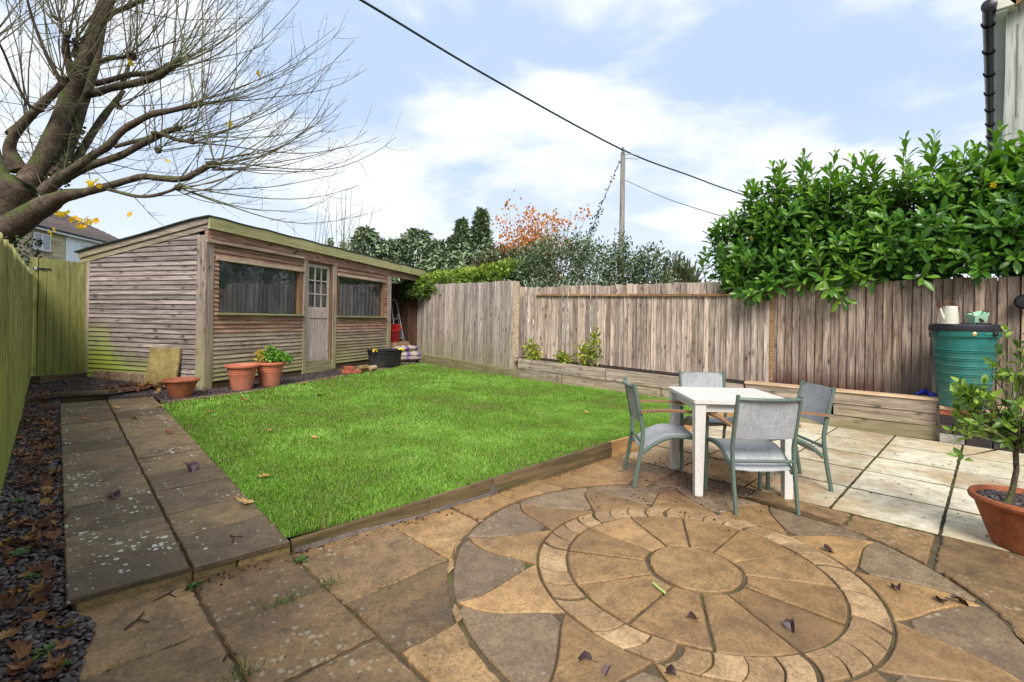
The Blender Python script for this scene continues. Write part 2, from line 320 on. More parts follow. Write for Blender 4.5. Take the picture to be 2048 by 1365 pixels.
M['broom'] = plain('broom_handle', (0.5, 0.3, 0.1), 0.6, 0.3)
M['navy'] = plain('dark_cloth', (0.012, 0.014, 0.022), 0.9, 0.1)
M['white_paint'] = plain('white_upvc', (0.78, 0.79, 0.80), 0.4, 0.4, 0, 4, 0.05)
M['felt'] = plain('green_mineral_felt', (0.035, 0.05, 0.035), 0.95, 0.1, 0, 40, 0.4, 0.4)
M['gutter'] = plain('black_gutter', (0.022, 0.019, 0.026), 0.35, 0.45)
M['soffit'] = wood('pale_soffit', (0.52, 0.52, 0.47), (0.36, 0.37, 0.34), 'Z', 0.15, knots=0.1, grain=0.35)
M['render_white'] = plain('white_render', (0.74, 0.77, 0.80), 0.9, 0.1, 0, 3, 0.05, 0.2)
M['pole'] = wood('telegraph_pole_timber', (0.40, 0.365, 0.32), (0.18, 0.16, 0.14), 'Z', 0.1, knots=0.2)
M['cable'] = plain('dark_cable', (0.02, 0.035, 0.028), 0.6, 0.3)
M['cable_thin'] = plain('grey_cable', (0.10, 0.09, 0.09), 0.6, 0.3)
M['tile_roof'] = plain('brown_roof_tile', (0.10, 0.078, 0.07), 0.85, 0.2, 0.5, 8, 0.3, 0.3)
M['chimney'] = stone('chimney_brick', [(0.2, 0.09, 0.06), (0.29, 0.15, 0.11), (0.36, 0.2, 0.15)], 0.9)
M['bird'] = plain('grey_feathers', (0.12, 0.12, 0.13), 0.8, 0.2)
M['twine'] = plain('twig_brown', (0.06, 0.036, 0.025), 0.8, 0.2)
# ------------------------------------------------------------------ geometry helpers
class MB:
    """collects shapes, links them as ONE mesh object"""
    def __init__(s): s.v = []; s.f = []; s.sm = []
    def add(s, vs, fs, smooth=False):
        o = len(s.v); s.v += [tuple(p) for p in vs]; s.f += [tuple(i + o for i in f) for f in fs]; s.sm += [smooth] * len(fs); return s
    def box(s, x0, x1, y0, y1, z0, z1, bev=0.0, mat=None):
        if bev:
            b = min(bev, abs(x1 - x0) * .3, abs(y1 - y0) * .3, abs(z1 - z0) * .3); vs = []
            X, Y, Z = (x0, x1), (y0, y1), (z0, z1)
            idx = {}
            for i in (0, 1):
                for j in (0, 1):
                    for k in (0, 1):
                        sx, sy, sz = (1, -1)[i], (1, -1)[j], (1, -1)[k]
                        for a in range(3):
                            p = [X[i], Y[j], Z[k]]
                            for q, sg in enumerate((sx, sy, sz)):
                                if q != a: p[q] += sg * b
                            idx[(i, j, k, a)] = len(vs); vs.append(p)
            I = lambda i, j, k, a: idx[(i, j, k, a)]
            fs = []
            for k in (0, 1): fs.append([I(0, 0, k, 2), I(1, 0, k, 2), I(1, 1, k, 2), I(0, 1, k, 2)][::(1 if k else -1)])
            for j in (0, 1): fs.append([I(0, j, 0, 1), I(1, j, 0, 1), I(1, j, 1, 1), I(0, j, 1, 1)][::(-1 if j else 1)])
            for i in (0, 1): fs.append([I(i, 0, 0, 0), I(i, 1, 0, 0), I(i, 1, 1, 0), I(i, 0, 1, 0)][::(1 if i else -1)])
            for j in (0, 1):
                for k in (0, 1): fs.append([I(0, j, k, 1), I(1, j, k, 1), I(1, j, k, 2), I(0, j, k, 2)][::(1 if j == k else -1) * (1 if j else 1)])
            for i in (0, 1):
                for k in (0, 1): fs.append([I(i, 0, k, 0), I(i, 1, k, 0), I(i, 1, k, 2), I(i, 0, k, 2)])
            for i in (0, 1):
                for j in (0, 1): fs.append([I(i, j, 0, 0), I(i, j, 1, 0), I(i, j, 1, 1), I(i, j, 0, 1)])
            for i in (0, 1):
                for j in (0, 1):
                    for k in (0, 1): fs.append([I(i, j, k, 0), I(i, j, k, 1), I(i, j, k, 2)])
        else:
            vs = [(x, y, z) for z in (z0, z1) for y in (y0, y1) for x in (x0, x1)]
            fs = [(0, 2, 3, 1), (4, 5, 7, 6), (0, 1, 5, 4), (2, 6, 7, 3), (0, 4, 6, 2), (1, 3, 7, 5)]
        if mat is not None: vs = [mat @ Vector(p) for p in vs]
        return s.add(vs, fs)
    def hexa(s, bot, top):
        """eight corners: bot ring of 4, top ring of 4"""
        return s.add(list(bot) + list(top), [(3, 2, 1, 0), (4, 5, 6, 7), (0, 1, 5, 4), (1, 2, 6, 5), (2, 3, 7, 6), (3, 0, 4, 7)])
    def tube(s, pts, rad, n=8, cap=True, flat=1.0):
        pts = [Vector(p) for p in pts]
        if not hasattr(rad, '__len__'): rad = [rad] * len(pts)
        vs = []; up = Vector((0, 0, 1)); prev = None
        for i, p in enumerate(pts):
            d = (pts[min(i + 1, len(pts) - 1)] - pts[max(i - 1, 0)]).normalized()
            if prev is None:
                a = up if abs(d.z) < .9 else Vector((1, 0, 0)); u = d.cross(a).normalized()
            else:
                u = (prev - d * prev.dot(d)); u = u.normalized() if u.length > 1e-6 else d.orthogonal().normalized()
            prev = u; w = d.cross(u)
            for k in range(n):
                t = 2 * math.pi * k / n
                vs.append(p + (u * math.cos(t) + w * math.sin(t) * flat) * rad[i])
        fs = [(i * n + k, i * n + (k + 1) % n, (i + 1) * n + (k + 1) % n, (i + 1) * n + k) for i in range(len(pts) - 1) for k in range(n)]
        if cap: fs += [tuple(range(n))[::-1], tuple((len(pts) - 1) * n + k for k in range(n))]
        return s.add(vs, fs, True)
    def lathe(s, prof, n=32, c=(0, 0, 0), sy=1.0, cap0=True, cap1=False):
        vs = [(c[0] + r * math.cos(2 * math.pi * k / n), c[1] + sy * r * math.sin(2 * math.pi * k / n), c[2] + z) for r, z in prof for k in range(n)]
        fs = [(i * n + k, i * n + (k + 1) % n, (i + 1) * n + (k + 1) % n, (i + 1) * n + k) for i in range(len(prof) - 1) for k in range(n)]
        if cap0: fs.append(tuple(range(n))[::-1])
        if cap1: fs.append(tuple((len(prof) - 1) * n + k for k in range(n)))
        return s.add(vs, fs, True)
    def prism(s, poly, z0, z1):
        n = len(poly); vs = [(x, y, z0) for x, y in poly] + [(x, y, z1) for x, y in poly]
        return s.add(vs, [tuple(range(n))[::-1], tuple(range(n, 2 * n))] + [(i, (i + 1) % n, n + (i + 1) % n, n + i) for i in range(n)])
    def xf(s, mat): s.v = [tuple(mat @ Vector(p)) for p in s.v]; return s
    def mesh(s, name, mat=None, sharp=None):
        me = bpy.data.meshes.new(name); me.from_pydata(s.v, [], s.f); me.update()
        if any(s.sm): me.polygons.foreach_set('use_smooth', s.sm)
        if mat: me.materials.append(mat)
        if any(s.sm) and sharp: me.set_sharp_from_angle(angle=R(sharp))
        return me

def link(name, me, parent=None, loc=None, rot=None):
    o = bpy.data.objects.new(name, me); COL.objects.link(o)
    if parent: o.parent = parent
    if loc is not None: o.location = loc
    if rot is not None: o.rotation_euler = rot
    return o
def obj(name, mb, mat, parent=None, loc=None, rot=None, sharp=35):
    """part or thing from a builder, vertices in the parent's frame"""
    return link(name, mb.mesh(name, mat, sharp), parent, loc, rot)
def tag(o, label=None, cat=None, group=None, kind=None):
    if label: o['label'] = label
    if cat: o['category'] = cat
    if group: o['group'] = group
    if kind: o['kind'] = kind
    return o
def thing(name, label, cat, loc=(0, 0, 0), rz=0.0, group=None):
    o = bpy.data.objects.new(name, None); COL.objects.link(o); o.empty_display_size = 0.1
    o.location = loc; o.rotation_euler = (0, 0, rz)
    return tag(o, label, cat, group)
def copy_tree(o, parent=None):
    c = o.copy(); COL.objects.link(c)
    if parent: c.parent = parent
    for ch in list(o.children): copy_tree(ch, c)
    return c
_shared = {}
def shared(key, make, mat):
    if key not in _shared: _shared[key] = make().mesh(str(key[0]), mat, 35)
    return _shared[key]

def gz(y): return max(0.0, 0.075 + 0.02 * (y - 2.9))
def sstep(a, b, x):
    t = np.clip((x - a) / (b - a), 0, 1); return t * t * (3 - 2 * t)
def lawn_z(x, y):
    x = np.asarray(x, float); y = np.asarray(y, float)
    return np.maximum(0, 0.075 + 0.02 * (y - 2.9)) - 0.012 + 0.062 * sstep(1.0, 4.2, x) * np.exp(-((y - 2.65) / 0.9) ** 2) + 0.012 * np.sin(x * 2.1 + y) * np.sin(y * 1.7)

# numpy mass of small pieces: one canonical piece, many 3x4 transforms
def mass(name, cv, cf, Rm, T, mat, parent=None, rnd=None, smooth=False):
    cv = np.asarray(cv, float); N = len(T); k = len(cv)
    V = np.einsum('nij,kj->nki', Rm, cv) + T[:, None, :]
    tri = []
    for f in cf:
        for i in range(1, len(f) - 1): tri.append((f[0], f[i], f[i + 1]))
    tri = np.array(tri); nt_ = len(tri)
    F = (tri[None] + (np.arange(N) * k)[:, None, None]).reshape(-1)
    me = bpy.data.meshes.new(name)
    me.vertices.add(N * k); me.vertices.foreach_set('co', V.reshape(-1).astype(np.float32))
    me.loops.add(len(F)); me.loops.foreach_set('vertex_index', F.astype(np.int32))
    me.polygons.add(N * nt_); me.polygons.foreach_set('loop_start', (np.arange(N * nt_) * 3).astype(np.int32)); me.polygons.foreach_set('loop_total', np.full(N * nt_, 3, np.int32))
    if smooth: me.polygons.foreach_set('use_smooth', np.ones(N * nt_, bool))
    me.update(calc_edges=True)
    a = me.attributes.new('rnd', 'FLOAT', 'POINT')
    r = NP.random(N) if rnd is None else rnd
    a.data.foreach_set('value', np.repeat(np.clip(r, 0, 1), k).astype(np.float32))
    me.materials.append(mat)
    return link(name, me, parent)
def frames(D, U=None, roll=None):
    """rotation matrices whose X axis is D; Z axis close to U"""
    D = D / np.linalg.norm(D, axis=1, keepdims=True); N = len(D)
    if U is None: U = NP.normal(size=(N, 3))
    Y = np.cross(U, D); Y /= np.maximum(1e-9, np.linalg.norm(Y, axis=1, keepdims=True))
    Z = np.cross(D, Y)
    return np.stack([D, Y, Z], axis=2)
# canonical leaf of length 1 along X, blade in XY, folded along the midrib, drooping tip
def leaf_canon(w=0.42, fold=0.10, droop=0.12):
    v = [(0, 0, 0), (.33, 0, .02), (.68, 0, -droop * .3), (1, 0, -droop),
         (.2, w * .38, fold * .7), (.52, w * .5, fold * .9 - droop * .1), (.82, w * .3, fold * .4 - droop * .6),
         (.2, -w * .38, fold * .7), (.52, -w * .5, fold * .9 - droop * .1), (.82, -w * .3, fold * .4 - droop * .6)]
    f = [(0, 1, 4), (1, 2, 5, 4), (2, 3, 6, 5), (0, 7, 1), (1, 7, 8, 2), (2, 8, 9, 3)]
    return v, f
LEAF_S = ([(0, 0, 0), (.5, .24, .06), (1, 0, 0), (.5, -.24, .06)], [(0, 1, 2), (0, 2, 3)])
def vnoise(x, y, s, seed=0):
    """smooth value noise in numpy"""
    r = np.random.default_rng(seed).random((64, 64)); x = np.asarray(x) * s + 100; y = np.asarray(y) * s + 100
    xi = np.floor(x).astype(int); yi = np.floor(y).astype(int); fx = x - xi; fy = y - yi
    fx = fx * fx * (3 - 2 * fx); fy = fy * fy * (3 - 2 * fy)
    g = lambda i, j: r[(xi + i) % 64, (yi + j) % 64]
    return (g(0, 0) * (1 - fx) + g(1, 0) * fx) * (1 - fy) + (g(0, 1) * (1 - fx) + g(1, 1) * fx) * fy
# ------------------------------------------------------------------ setting: ground, patio, path, lawn, beds
g = MB().box(-400, 400, -400, 400, -0.5, -0.06); tag(obj('ground', g, M['ground']), kind='structure')
g = MB().box(8.25, 60, -30, 60, -0.2, 0.10).box(-40, 8.25, 13.3, 60, -0.2, 0.14)
tag(obj('neighbouring_ground', g, M['ground']), kind='structure')

def densify(poly, step=0.045):
    out = []
    for i, (a, b) in enumerate(zip(poly, poly[1:] + poly[:1])):
        n = max(1, int(math.hypot(b[0] - a[0], b[1] - a[1]) / step))
        out += [(a[0] + (b[0] - a[0]) * t / n, a[1] + (b[1] - a[1]) * t / n) for t in range(n)]
    return out
def inset(poly, d):
    n = len(poly); out = []
    for i in range(n):
        a, p, b = poly[i - 1], poly[i], poly[(i + 1) % n]
        e1 = (p[0] - a[0], p[1] - a[1]); e2 = (b[0] - p[0], b[1] - p[1])
        l1 = math.hypot(*e1) or 1e-9; l2 = math.hypot(*e2) or 1e-9
        n1 = (-e1[1] / l1, e1[0] / l1); n2 = (-e2[1] / l2, e2[0] / l2)
        bx, by = n1[0] + n2[0], n1[1] + n2[1]; bl = math.hypot(bx, by) or 1e-9
        k = d / max(0.45, bl / 2)
        out.append((p[0] + bx / bl * k, p[1] + by / bl * k))
    return out
def pdist(pts, poly):
    P = np.array(pts); A = np.array(poly); B = np.roll(A, -1, 0); d = B - A; L2 = np.maximum(1e-12, (d ** 2).sum(1))
    t = np.clip(((P[:, None] - A[None]) * d[None]).sum(2) / L2[None], 0, 1); q = A[None] + t[..., None] * d[None]
    return np.sqrt(((P[:, None] - q) ** 2).sum(2).min(1))
def valid(off, poly, d):
    e = pdist(off, poly); r = [p for p, k in zip(off, e) if k > d * .9]
    return r if len(r) > 5 else off
def area(p): return sum(a[0] * b[1] - b[0] * a[1] for a, b in zip(p, p[1:] + p[:1])) / 2
def slab(parent, poly, mat, z=0.0, gap=0.006, bev=0.006, rough=0.002, thick=0.045, zf=None, step=0.045, tilt=0.0015, name='paving_slab'):
    """one paving piece: outline drawn in by the joint, worn edge, slightly uneven bed"""
    p = densify(poly, step)
    if area(p) < 0: p = p[::-1]
    p0 = p; p = valid(inset(p, gap), p0, gap)
    p = [(x + random.gauss(0, rough), y + random.gauss(0, rough)) for x, y in p]
    q = inset(p, bev); n = len(p)
    d_ = pdist(q, p); q = [a if e > bev * .6 else ((a[0] + b[0]) / 2 if e > bev * .3 else b[0], (a[1] + b[1]) / 2 if e > bev * .3 else b[1]) for a, b, e in zip(q, p, d_)]
    cx = sum(a[0] for a in p) / n; cy = sum(a[1] for a in p) / n
    tx, ty, dz = random.gauss(0, tilt), random.gauss(0, tilt), random.gauss(0, tilt)
    zz = lambda x, y: (z if zf is None else zf(x, y)) + dz + tx * (x - cx) * 4 + ty * (y - cy) * 4
    cz = zz(cx, cy)
    vs = [(x - cx, y - cy, zz(x, y) - cz - thick) for x, y in p] + [(x - cx, y - cy, zz(x, y) - cz - bev * 0.9) for x, y in p] + [(x - cx, y - cy, zz(x, y) - cz) for x, y in q]
    mb = MB()
    fs = [(i, (i + 1) % n, n + (i + 1) % n, n + i) for i in range(n)] + [(n + i, n + (i + 1) % n, 2 * n + (i + 1) % n, 2 * n + i) for i in range(n)]
    mb.add(vs, fs + [tuple(range(2 * n, 3 * n))])
    return obj(name, mb, mat, parent, loc=(cx, cy, cz))

CX, CY = 2.625, 1.16
patio = MB().box(-2.0, 4.215, -3.0, 2.9, -0.16, -0.013)
patio = tag(obj('patio', patio, M['joint']), kind='structure')
def clipc(poly, r=1.352):
    out = []
    for x, y in densify(poly, 0.03):
        d = math.hypot(x - CX, y - CY)
        if d < r: x, y = CX + (x - CX) * r / d, CY + (y - CY) * r / d
        if not out or math.hypot(x - out[-1][0], y - out[-1][1]) > 0.012: out.append((x, y))
    return out
RT = [(-0.5, .583, 2.375, 2.93), (-.5, .583, 1.87, 2.375), (-.5, .583, 1.3, 1.87), (-.5, .583, .7, 1.3),
      (.583, 1.068, 2.365, 2.885), (.583, 1.068, 1.855, 2.365), (.583, 1.068, 1.33, 1.855), (.583, 1.068, .8, 1.33),
      (1.068, 1.69, 2.165, 2.83), (1.068, 1.69, 1.69, 2.165), (1.068, 1.62, 1.19, 1.69), (1.068, 1.62, .62, 1.19),
      (1.69, 2.16, 2.0, 2.79), (2.16, 2.61, 2.3, 2.765), (2.61, 3.08, 2.3, 2.74), (3.08, 3.6, 2.1, 2.715), (3.6, 4.2, 2.02, 2.69),
      (3.72, 4.205, 1.36, 2.02), (3.72, 4.205, .706, 1.36), (3.6, 4.205, .246, .706),
      (3.585, 4.205, -.42, .226), (3.1, 3.585, -.55, .20), (2.5, 3.09, -.8, .05), (1.9, 2.5, -.8, .1), (1.3, 1.9, -.6, .6),
      (.583, 1.3, .2, .8), (-.5, .583, .1, .7), (3.585, 4.205, -1.1, -.42), (3.0, 3.585, -1.2, -.55), (2.4, 3.0, -1.4, -.8), (1.7, 2.4, -1.4, -.8), (1.0, 1.7, -1.3, -.6), (.3, 1.0, -.6, .2)]
for i, (x0, x1, y0, y1) in enumerate(RT):
    poly = clipc([(x0, y0), (x1, y0), (x1, y1), (x0, y1)])
    m = M['slab_buff_light'] if (x0 > 1.6 and y0 > 1.9) else M['slab_buff']
    slab(patio, poly, m, 0.0, gap=random.uniform(.006, .010), rough=0.0035, bev=0.008, tilt=0.0025)
pol = lambda r, a: (CX + r * math.cos(R(a)), CY + r * math.sin(R(a)))
# hub and twelve wedges
slab(patio, [pol(0.245, a) for a in range(0, 360, 8)], M['slab_buff_light'], 0.0, 0.006)
for k in range(12):
    a0, a1 = 0.6 + 30 * k, 30.6 + 30 * k
    poly = [pol(.257, a0 + (a1 - a0) * t / 6) for t in range(7)] + [pol(.704, a1 + (a0 - a1) * t / 12) for t in range(13)]
    slab(patio, poly, M['slab_buff_light'], 0.0, random.uniform(.005, .008), rough=.0012)
# ring of nine cut stones, each scored into four leaves that lean round the ring
for k in range(36):
    a0 = 75.5 + 10 * k + random.uniform(-.4, .4); a1 = 75.5 + 10 * (k + 1)
    g0 = .9 if k % 4 == 0 else 0.22; g1 = .9 if k % 4 == 3 else 0.22
    sw = lambda t: 4.2 * t + 1.5 * math.sin(math.pi * t)
    P0 = [pol(.864 - .153 * t, a0 + g0 + sw(t)) for t in [i / 6 for i in range(7)]]
    P1 = [pol(.864 - .153 * t, a1 - g1 + sw(t)) for t in [i / 6 for i in range(7)]]
    poly = P0 + [pol(.711, (a0 + g0) + 4.2 + (a1 - g1 - a0 - g0) * t / 4) for t in range(1, 4)] + P1[::-1] + [pol(.864, a1 - g1 + (a0 + g0 - a1 + g1) * t / 4) for t in range(1, 4)]
    o = slab(patio, poly, M['slab_ring'], random.uniform(-.0015, .001), 0.0015, bev=.004, rough=.0008, step=.03)
# flame-shaped rays between the ring and the outer circle
def edge(aR, aB, n=14):
    fwd = ((aB - aR + 180) % 360 - 180) > 0; d = ((aB - aR + 180) % 360 - 180); out = []
    for i in range(n + 1):
        t = i / n; r = .874 + (1.335 - .874) * t
        s = (.5 - .5 * math.cos(math.pi * t ** .62)) if fwd else (t ** 1.3 + .07 * math.sin(2 * math.pi * t))
        out.append((r, aR + d * s))
    return out
for k in range(12):
    Rk, Rn = 14.2 + 30 * k, 44.2 + 30 * k
    Bm, Bk, Bn = 0.6 + 30 * k, 30.6 + 30 * k, 60.6 + 30 * k
    e1 = edge(Rk, Bk); e2 = edge(Rn, Bk)
    flame = [pol(.874, Rn + (Rk - Rn) * t / 8) for t in range(8)][::1]
    poly = flame + [pol(*q) for q in e1[:-1]] + [pol(1.33, Bk)] + [pol(*q) for q in e2[::-1][1:-1]]
    slab(patio, poly, M['slab_buff_light'], 0.0, .0045, rough=.001, step=.05)
    e0 = edge(Rk, Bm)
    poly = [pol(*q) for q in e0[2:]] + [pol(1.338, Bm + (Bk - Bm) * t / 10) for t in range(1, 10)] + [pol(*q) for q in e1[::-1][:-2]]
    slab(patio, poly, M['slab_dark'], 0.0, .0045, rough=.001, step=.05)

# white paving towards the planter
wp = MB().box(4.22, 8.35, -4.0, 2.7, -0.16, -0.0075)
wp = tag(obj('white_paving', wp, M['joint_white']), kind='structure')
XS = [4.222, 4.885, 5.56, 6.22, 6.965, 7.625]; YS = [-2.19, -1.585, -.98, -.375, .234, .846, 1.455, 2.065, 2.66]
for i in range(5):
    for j in range(8):
        sh = 0.012 * math.sin(i * 1.3 + j)
        e_ = .015
        slab(wp, [(XS[i] + sh * .3 + (e_ if i else 0), YS[j]), (XS[i + 1] - e_, YS[j]), (XS[i + 1] - e_, YS[j + 1]), (XS[i] + sh * .3 + (e_ if i else 0), YS[j + 1])], M['slab_white'], 0.001, gap=.0105, rough=.0015, bev=.004, tilt=.0007)

# raised path of dark concrete flags with a brick riser
PROWS = [2.87, 3.29, 3.71, 4.20, 4.67, 5.18, 5.65, 6.10, 6.58, 7.05, 7.54, 8.02, 8.50]
pathL = lambda y: .119 + (y - 2.9) * .0273
pathM = lambda y: .595 + (y - 2.85) * .0262
pathR = lambda y: 1.070 + (y - 2.82) * .0335
path = MB()
path.hexa([(.15, 2.93, -.05), (1.05, 2.87, -.05), (1.25, 8.5, -.05), (.28, 8.5, -.05)], [(.15, 2.93, .043), (1.05, 2.87, .043), (1.25, 8.5, .155), (.28, 8.5, .155)])
path = tag(obj('path', path, M['joint']), kind='structure')
for a, b in zip(PROWS, PROWS[1:]):
    for l, r, sk in ((pathL, pathM, .03), (pathM, pathR, -.02)):
        y0a = a + (sk if a < 3 else random.uniform(-.012, .012)); 
        poly = [(l(a), y0a + (.02 if a < 3 else 0)), (r(a), y0a - (.025 if a < 3 else 0)), (r(b), b), (l(b), b)]
        slab(path, poly, M['slab_path'], gap=.0085, bev=.006, rough=.0014, thick=.028, zf=lambda x, y: gz(y), tilt=.0025)
for x0, x1 in ((.16, .60), (.607, .80), (.808, 1.073)):
    mb = MB().box(0, x1 - x0, 0, .10, -.03, .044, .004)
    obj('riser_brick', mb, M['riser'], path, loc=(x0, 2.925 - .087 * (x0 - .15), 0), rot=(0, 0, -.085))

# lawn surface
LAWN = [(1.058, 2.885), (1.98, 2.81), (2.56, 2.78), (4.1, 2.712), (5.7, 2.706), (7.45, 2.715), (7.34, 4.5), (7.2, 6.9), (6.95, 10.16), (4.6, 9.23), (3.33, 8.53), (2.41, 8.09), (1.71, 7.95), (1.225, 7.78)]
def in_poly(x, y, poly):
    x = np.asarray(x); y = np.asarray(y); c = np.zeros(x.shape, bool)
    for (x0, y0), (x1, y1) in zip(poly, poly[1:] + poly[:1]):
        if y0 == y1: continue
        t = ((y0 > y) != (y1 > y)) & (x < (x1 - x0) * (y - y0) / (y1 - y0) + x0); c ^= t
    return c
bm = bmesh.new()
vs_ = [bm.verts.new((x, y, 0)) for x, y in LAWN]; bm.faces.new(vs_)
for ax in (0, 1):
    for k in np.arange(0.5, 11, 0.25):
        co = (k, 0, 0) if ax == 0 else (0, k, 0); no = (1, 0, 0) if ax == 0 else (0, 1, 0)
        bmesh.ops.bisect_plane(bm, geom=bm.verts[:] + bm.edges[:] + bm.faces[:], plane_co=co, plane_no=no)
for v in bm.verts: v.co.z = float(lawn_z(v.co.x, v.co.y))
me = bpy.data.meshes.new('lawn'); bm.to_mesh(me); bm.free(); me.materials.append(M['turf'])
tag(link('lawn', me), kind='structure')

# blades of grass: one mass, denser and finer near the patio
def grass(n, x0, x1, y0, y1, wscale, hscale):
    x = NP.uniform(x0, x1, n); y = NP.uniform(y0, y1, n)
    k = in_poly(x, y, LAWN); x = x[k]; y = y[k]
    p = vnoise(x, y, 1.6, 1) * .55 + vnoise(x, y, 5, 2) * .45
    bare = vnoise(x, y, 2.3, 5) * .6 + vnoise(x, y, 9, 6) * .4
    worn = np.exp(-((x - 2.5) / 1.6) ** 2 - ((y - 8.2) / .5) ** 2) * .35 + np.exp(-((x - 5.2) / 1.6) ** 2 - ((y - 9.1) / .6) ** 2) * .35
    k = NP.random(len(x)) < np.clip(2.6 - 2.6 * (bare + worn - .12) + .25, .16, 1); x, y, p, bare = x[k], y[k], p[k], bare[k]
    n = len(x); z = lawn_z(x, y)
    h = hscale * (.020 + .022 * NP.random(n)) * (.7 + .7 * p); w = wscale * NP.uniform(.0016, .0030, n)
    edge_ = np.exp(-np.clip(y - (2.89 - .055 * (x - 1)), 0, 1) / .06) ; h *= 1 + .10 * edge_
    a = NP.uniform(0, 2 * np.pi, n); lean = NP.uniform(.1, .95, n); b = NP.uniform(0, 2 * np.pi, n)
    bx, by = np.cos(b) * lean * h, np.sin(b) * lean * h
    wx, wy = np.cos(a) * w, np.sin(a) * w
    V = np.empty((n, 5, 3), np.float32)
    V[:, 0] = np.stack([x - wx, y - wy, z - .004], 1); V[:, 1] = np.stack([x + wx, y + wy, z - .004], 1)
    V[:, 2] = np.stack([x - wx * .8 + bx * .35, y - wy * .8 + by * .35, z + h * .6], 1); V[:, 3] = np.stack([x + wx * .8 + bx * .35, y + wy * .8 + by * .35, z + h * .6], 1)
    V[:, 4] = np.stack([x + bx, y + by, z + h * (1 - .35 * lean)], 1)
    r = np.clip(.5 + (p - .5) * .8 + NP.normal(0, .24, n), 0.06, 1); r[NP.random(n) < .04 + .06 * (bare > .62)] = 0.0
    return V, r
parts_ = [grass(270000, 1, 7.5, 2.6, 4.6, .85, .95), grass(190000, 1, 7.5, 4.6, 7.2, 1.3, 1.0), grass(80000, 1, 7.5, 7.2, 10.3, 2.1, 1.1)]
V = np.concatenate([q[0] for q in parts_]); rr_ = np.concatenate([q[1] for q in parts_]); n = len(V)
me = bpy.data.meshes.new('grass')
me.vertices.add(n * 5); me.vertices.foreach_set('co', V.reshape(-1))
F = (np.array([0, 1, 3, 0, 3, 2, 2, 3, 4])[None] + (np.arange(n) * 5)[:, None]).reshape(-1)
me.loops.add(len(F)); me.loops.foreach_set('vertex_index', F.astype(np.int32))
me.polygons.add(n * 3); me.polygons.foreach_set('loop_start', (np.arange(n * 3) * 3).astype(np.int32)); me.polygons.foreach_set('loop_total', np.full(n * 3, 3, np.int32))
me.update(calc_edges=True)
at = me.attributes.new('rnd', 'FLOAT', 'POINT'); at.data.foreach_set('value', np.repeat(rr_, 5).astype(np.float32))
M['grass'] = leafmat('grass_blade', [(0.38, 0.33, 0.13), (0.08, 0.185, 0.014), (0.165, 0.335, 0.026), (0.255, 0.475, 0.05), (0.42, 0.62, 0.18)], 0.5, 0.35, 0.3)
me.materials.append(M['grass'])
tag(link('grass', me), kind='stuff')

# slate bed by the left fence, gravel strip by the shed
BED = [(-.235, 1.2), (-.06, 1.6), (.02, 2.05), (.12, 2.3), (.16, 2.5), (.21, 2.75), (.13, 2.93), (.272, 8.5), (.30, 8.98), (-.07, 8.8), (-.145, 5.2), (-.21, 2.4)]
BED2 = [(-.09, 8.8), (.30, 8.96), (.80, 8.85), (1.35, 9.25), (1.70, 9.12), (1.9, 8.95), (1.86, 9.1), (1.35, 9.75), (.78, 10.9), (.72, 11.6), (.0, 11.55)]
STRIP = [(1.28, 7.8), (1.71, 7.97), (2.41, 8.11), (3.33, 8.55), (4.6, 9.25), (6.95, 10.2), (8.0, 11.9), (6.6, 11.2), (1.95, 8.75), (1.80, 8.95), (1.35, 9.2), (.8, 8.83), (.75, 8.5), (1.24, 8.5)]
def sheet(name, poly, dz, mat, zf=gz):
    mb = MB(); n = len(poly); mb.add([(x, y, zf(y) + dz) for x, y in poly], [tuple(range(n))])
    return tag(obj(name, mb, mat), kind='structure')
sheet('slate_bed', BED, -.055, M['soil'], lambda y: max(.035, gz(y))); sheet('back_bed', BED2, .012, M['soil']); sheet('shed_strip', STRIP, -.008, M['soil'])
slc_v = [(-.5, -.22, 0), (-.1, -.42, 0), (.42, -.3, 0), (.5, .12, 0), (.12, .4, 0), (-.42, .26, 0), (-.4, -.16, .13), (-.08, -.32, .16), (.36, -.22, .12), (.4, .1, .15), (.1, .3, .13), (-.34, .2, .16)]
slc_f = [(5, 4, 3, 2, 1, 0), (6, 7, 8, 9, 10, 11)] + [(i, (i + 1) % 6, 6 + (i + 1) % 6, 6 + i) for i in range(6)]
def chips(name, poly, n, zf, size, mat, parent=None, lift=.012):
    P = np.array(poly); x = NP.uniform(P[:, 0].min(), P[:, 0].max(), n); y = NP.uniform(P[:, 1].min(), P[:, 1].max(), n)
    k = in_poly(x, y, poly); x, y = x[k], y[k]; N = len(x)
    z = np.array([zf(a, b) for a, b in zip(x, y)]) + NP.uniform(0, lift, N)
    D = NP.normal(size=(N, 3)); D[:, 2] *= .28; U = NP.normal(size=(N, 3)) * .33; U[:, 2] = 1
    s = NP.uniform(*size, N); Rm = frames(D, U) * s[:, None, None]
    Rm[:, :, 1] *= NP.uniform(.6, 1.1, N)[:, None]; Rm[:, :, 2] *= NP.uniform(.5, 1.0, N)[:, None]
    return tag(mass(name, slc_v, slc_f, Rm, np.stack([x, y, z], 1), mat, parent), kind='stuff')
def slate_mat():
    m, nt, b = newmat('plum_slate', 0.42, 0.5)
    r = nd(nt, 'ShaderNodeAttribute', attribute_name='rnd').outputs['Fac']
    col = ramp(nt, r, [(0, (.030, .020, .021)), (.35, (.065, .044, .046)), (.7, (.10, .075, .078)), (.9, (.17, .145, .145)), (1, (.10, .045, .03))])
    P = worldpos(nt)[0]; col = mixc(nt, ramp(nt, noise(nt, P, 60, 4), [(.4, .5), (.6, 0.)]), col, (.03, .02, .02))
    nt.links.new(col, b.inputs['Base Color']); bump(nt, b, noise(nt, P, 90, 4), .35, .003); return m
M['slate'] = slate_mat()
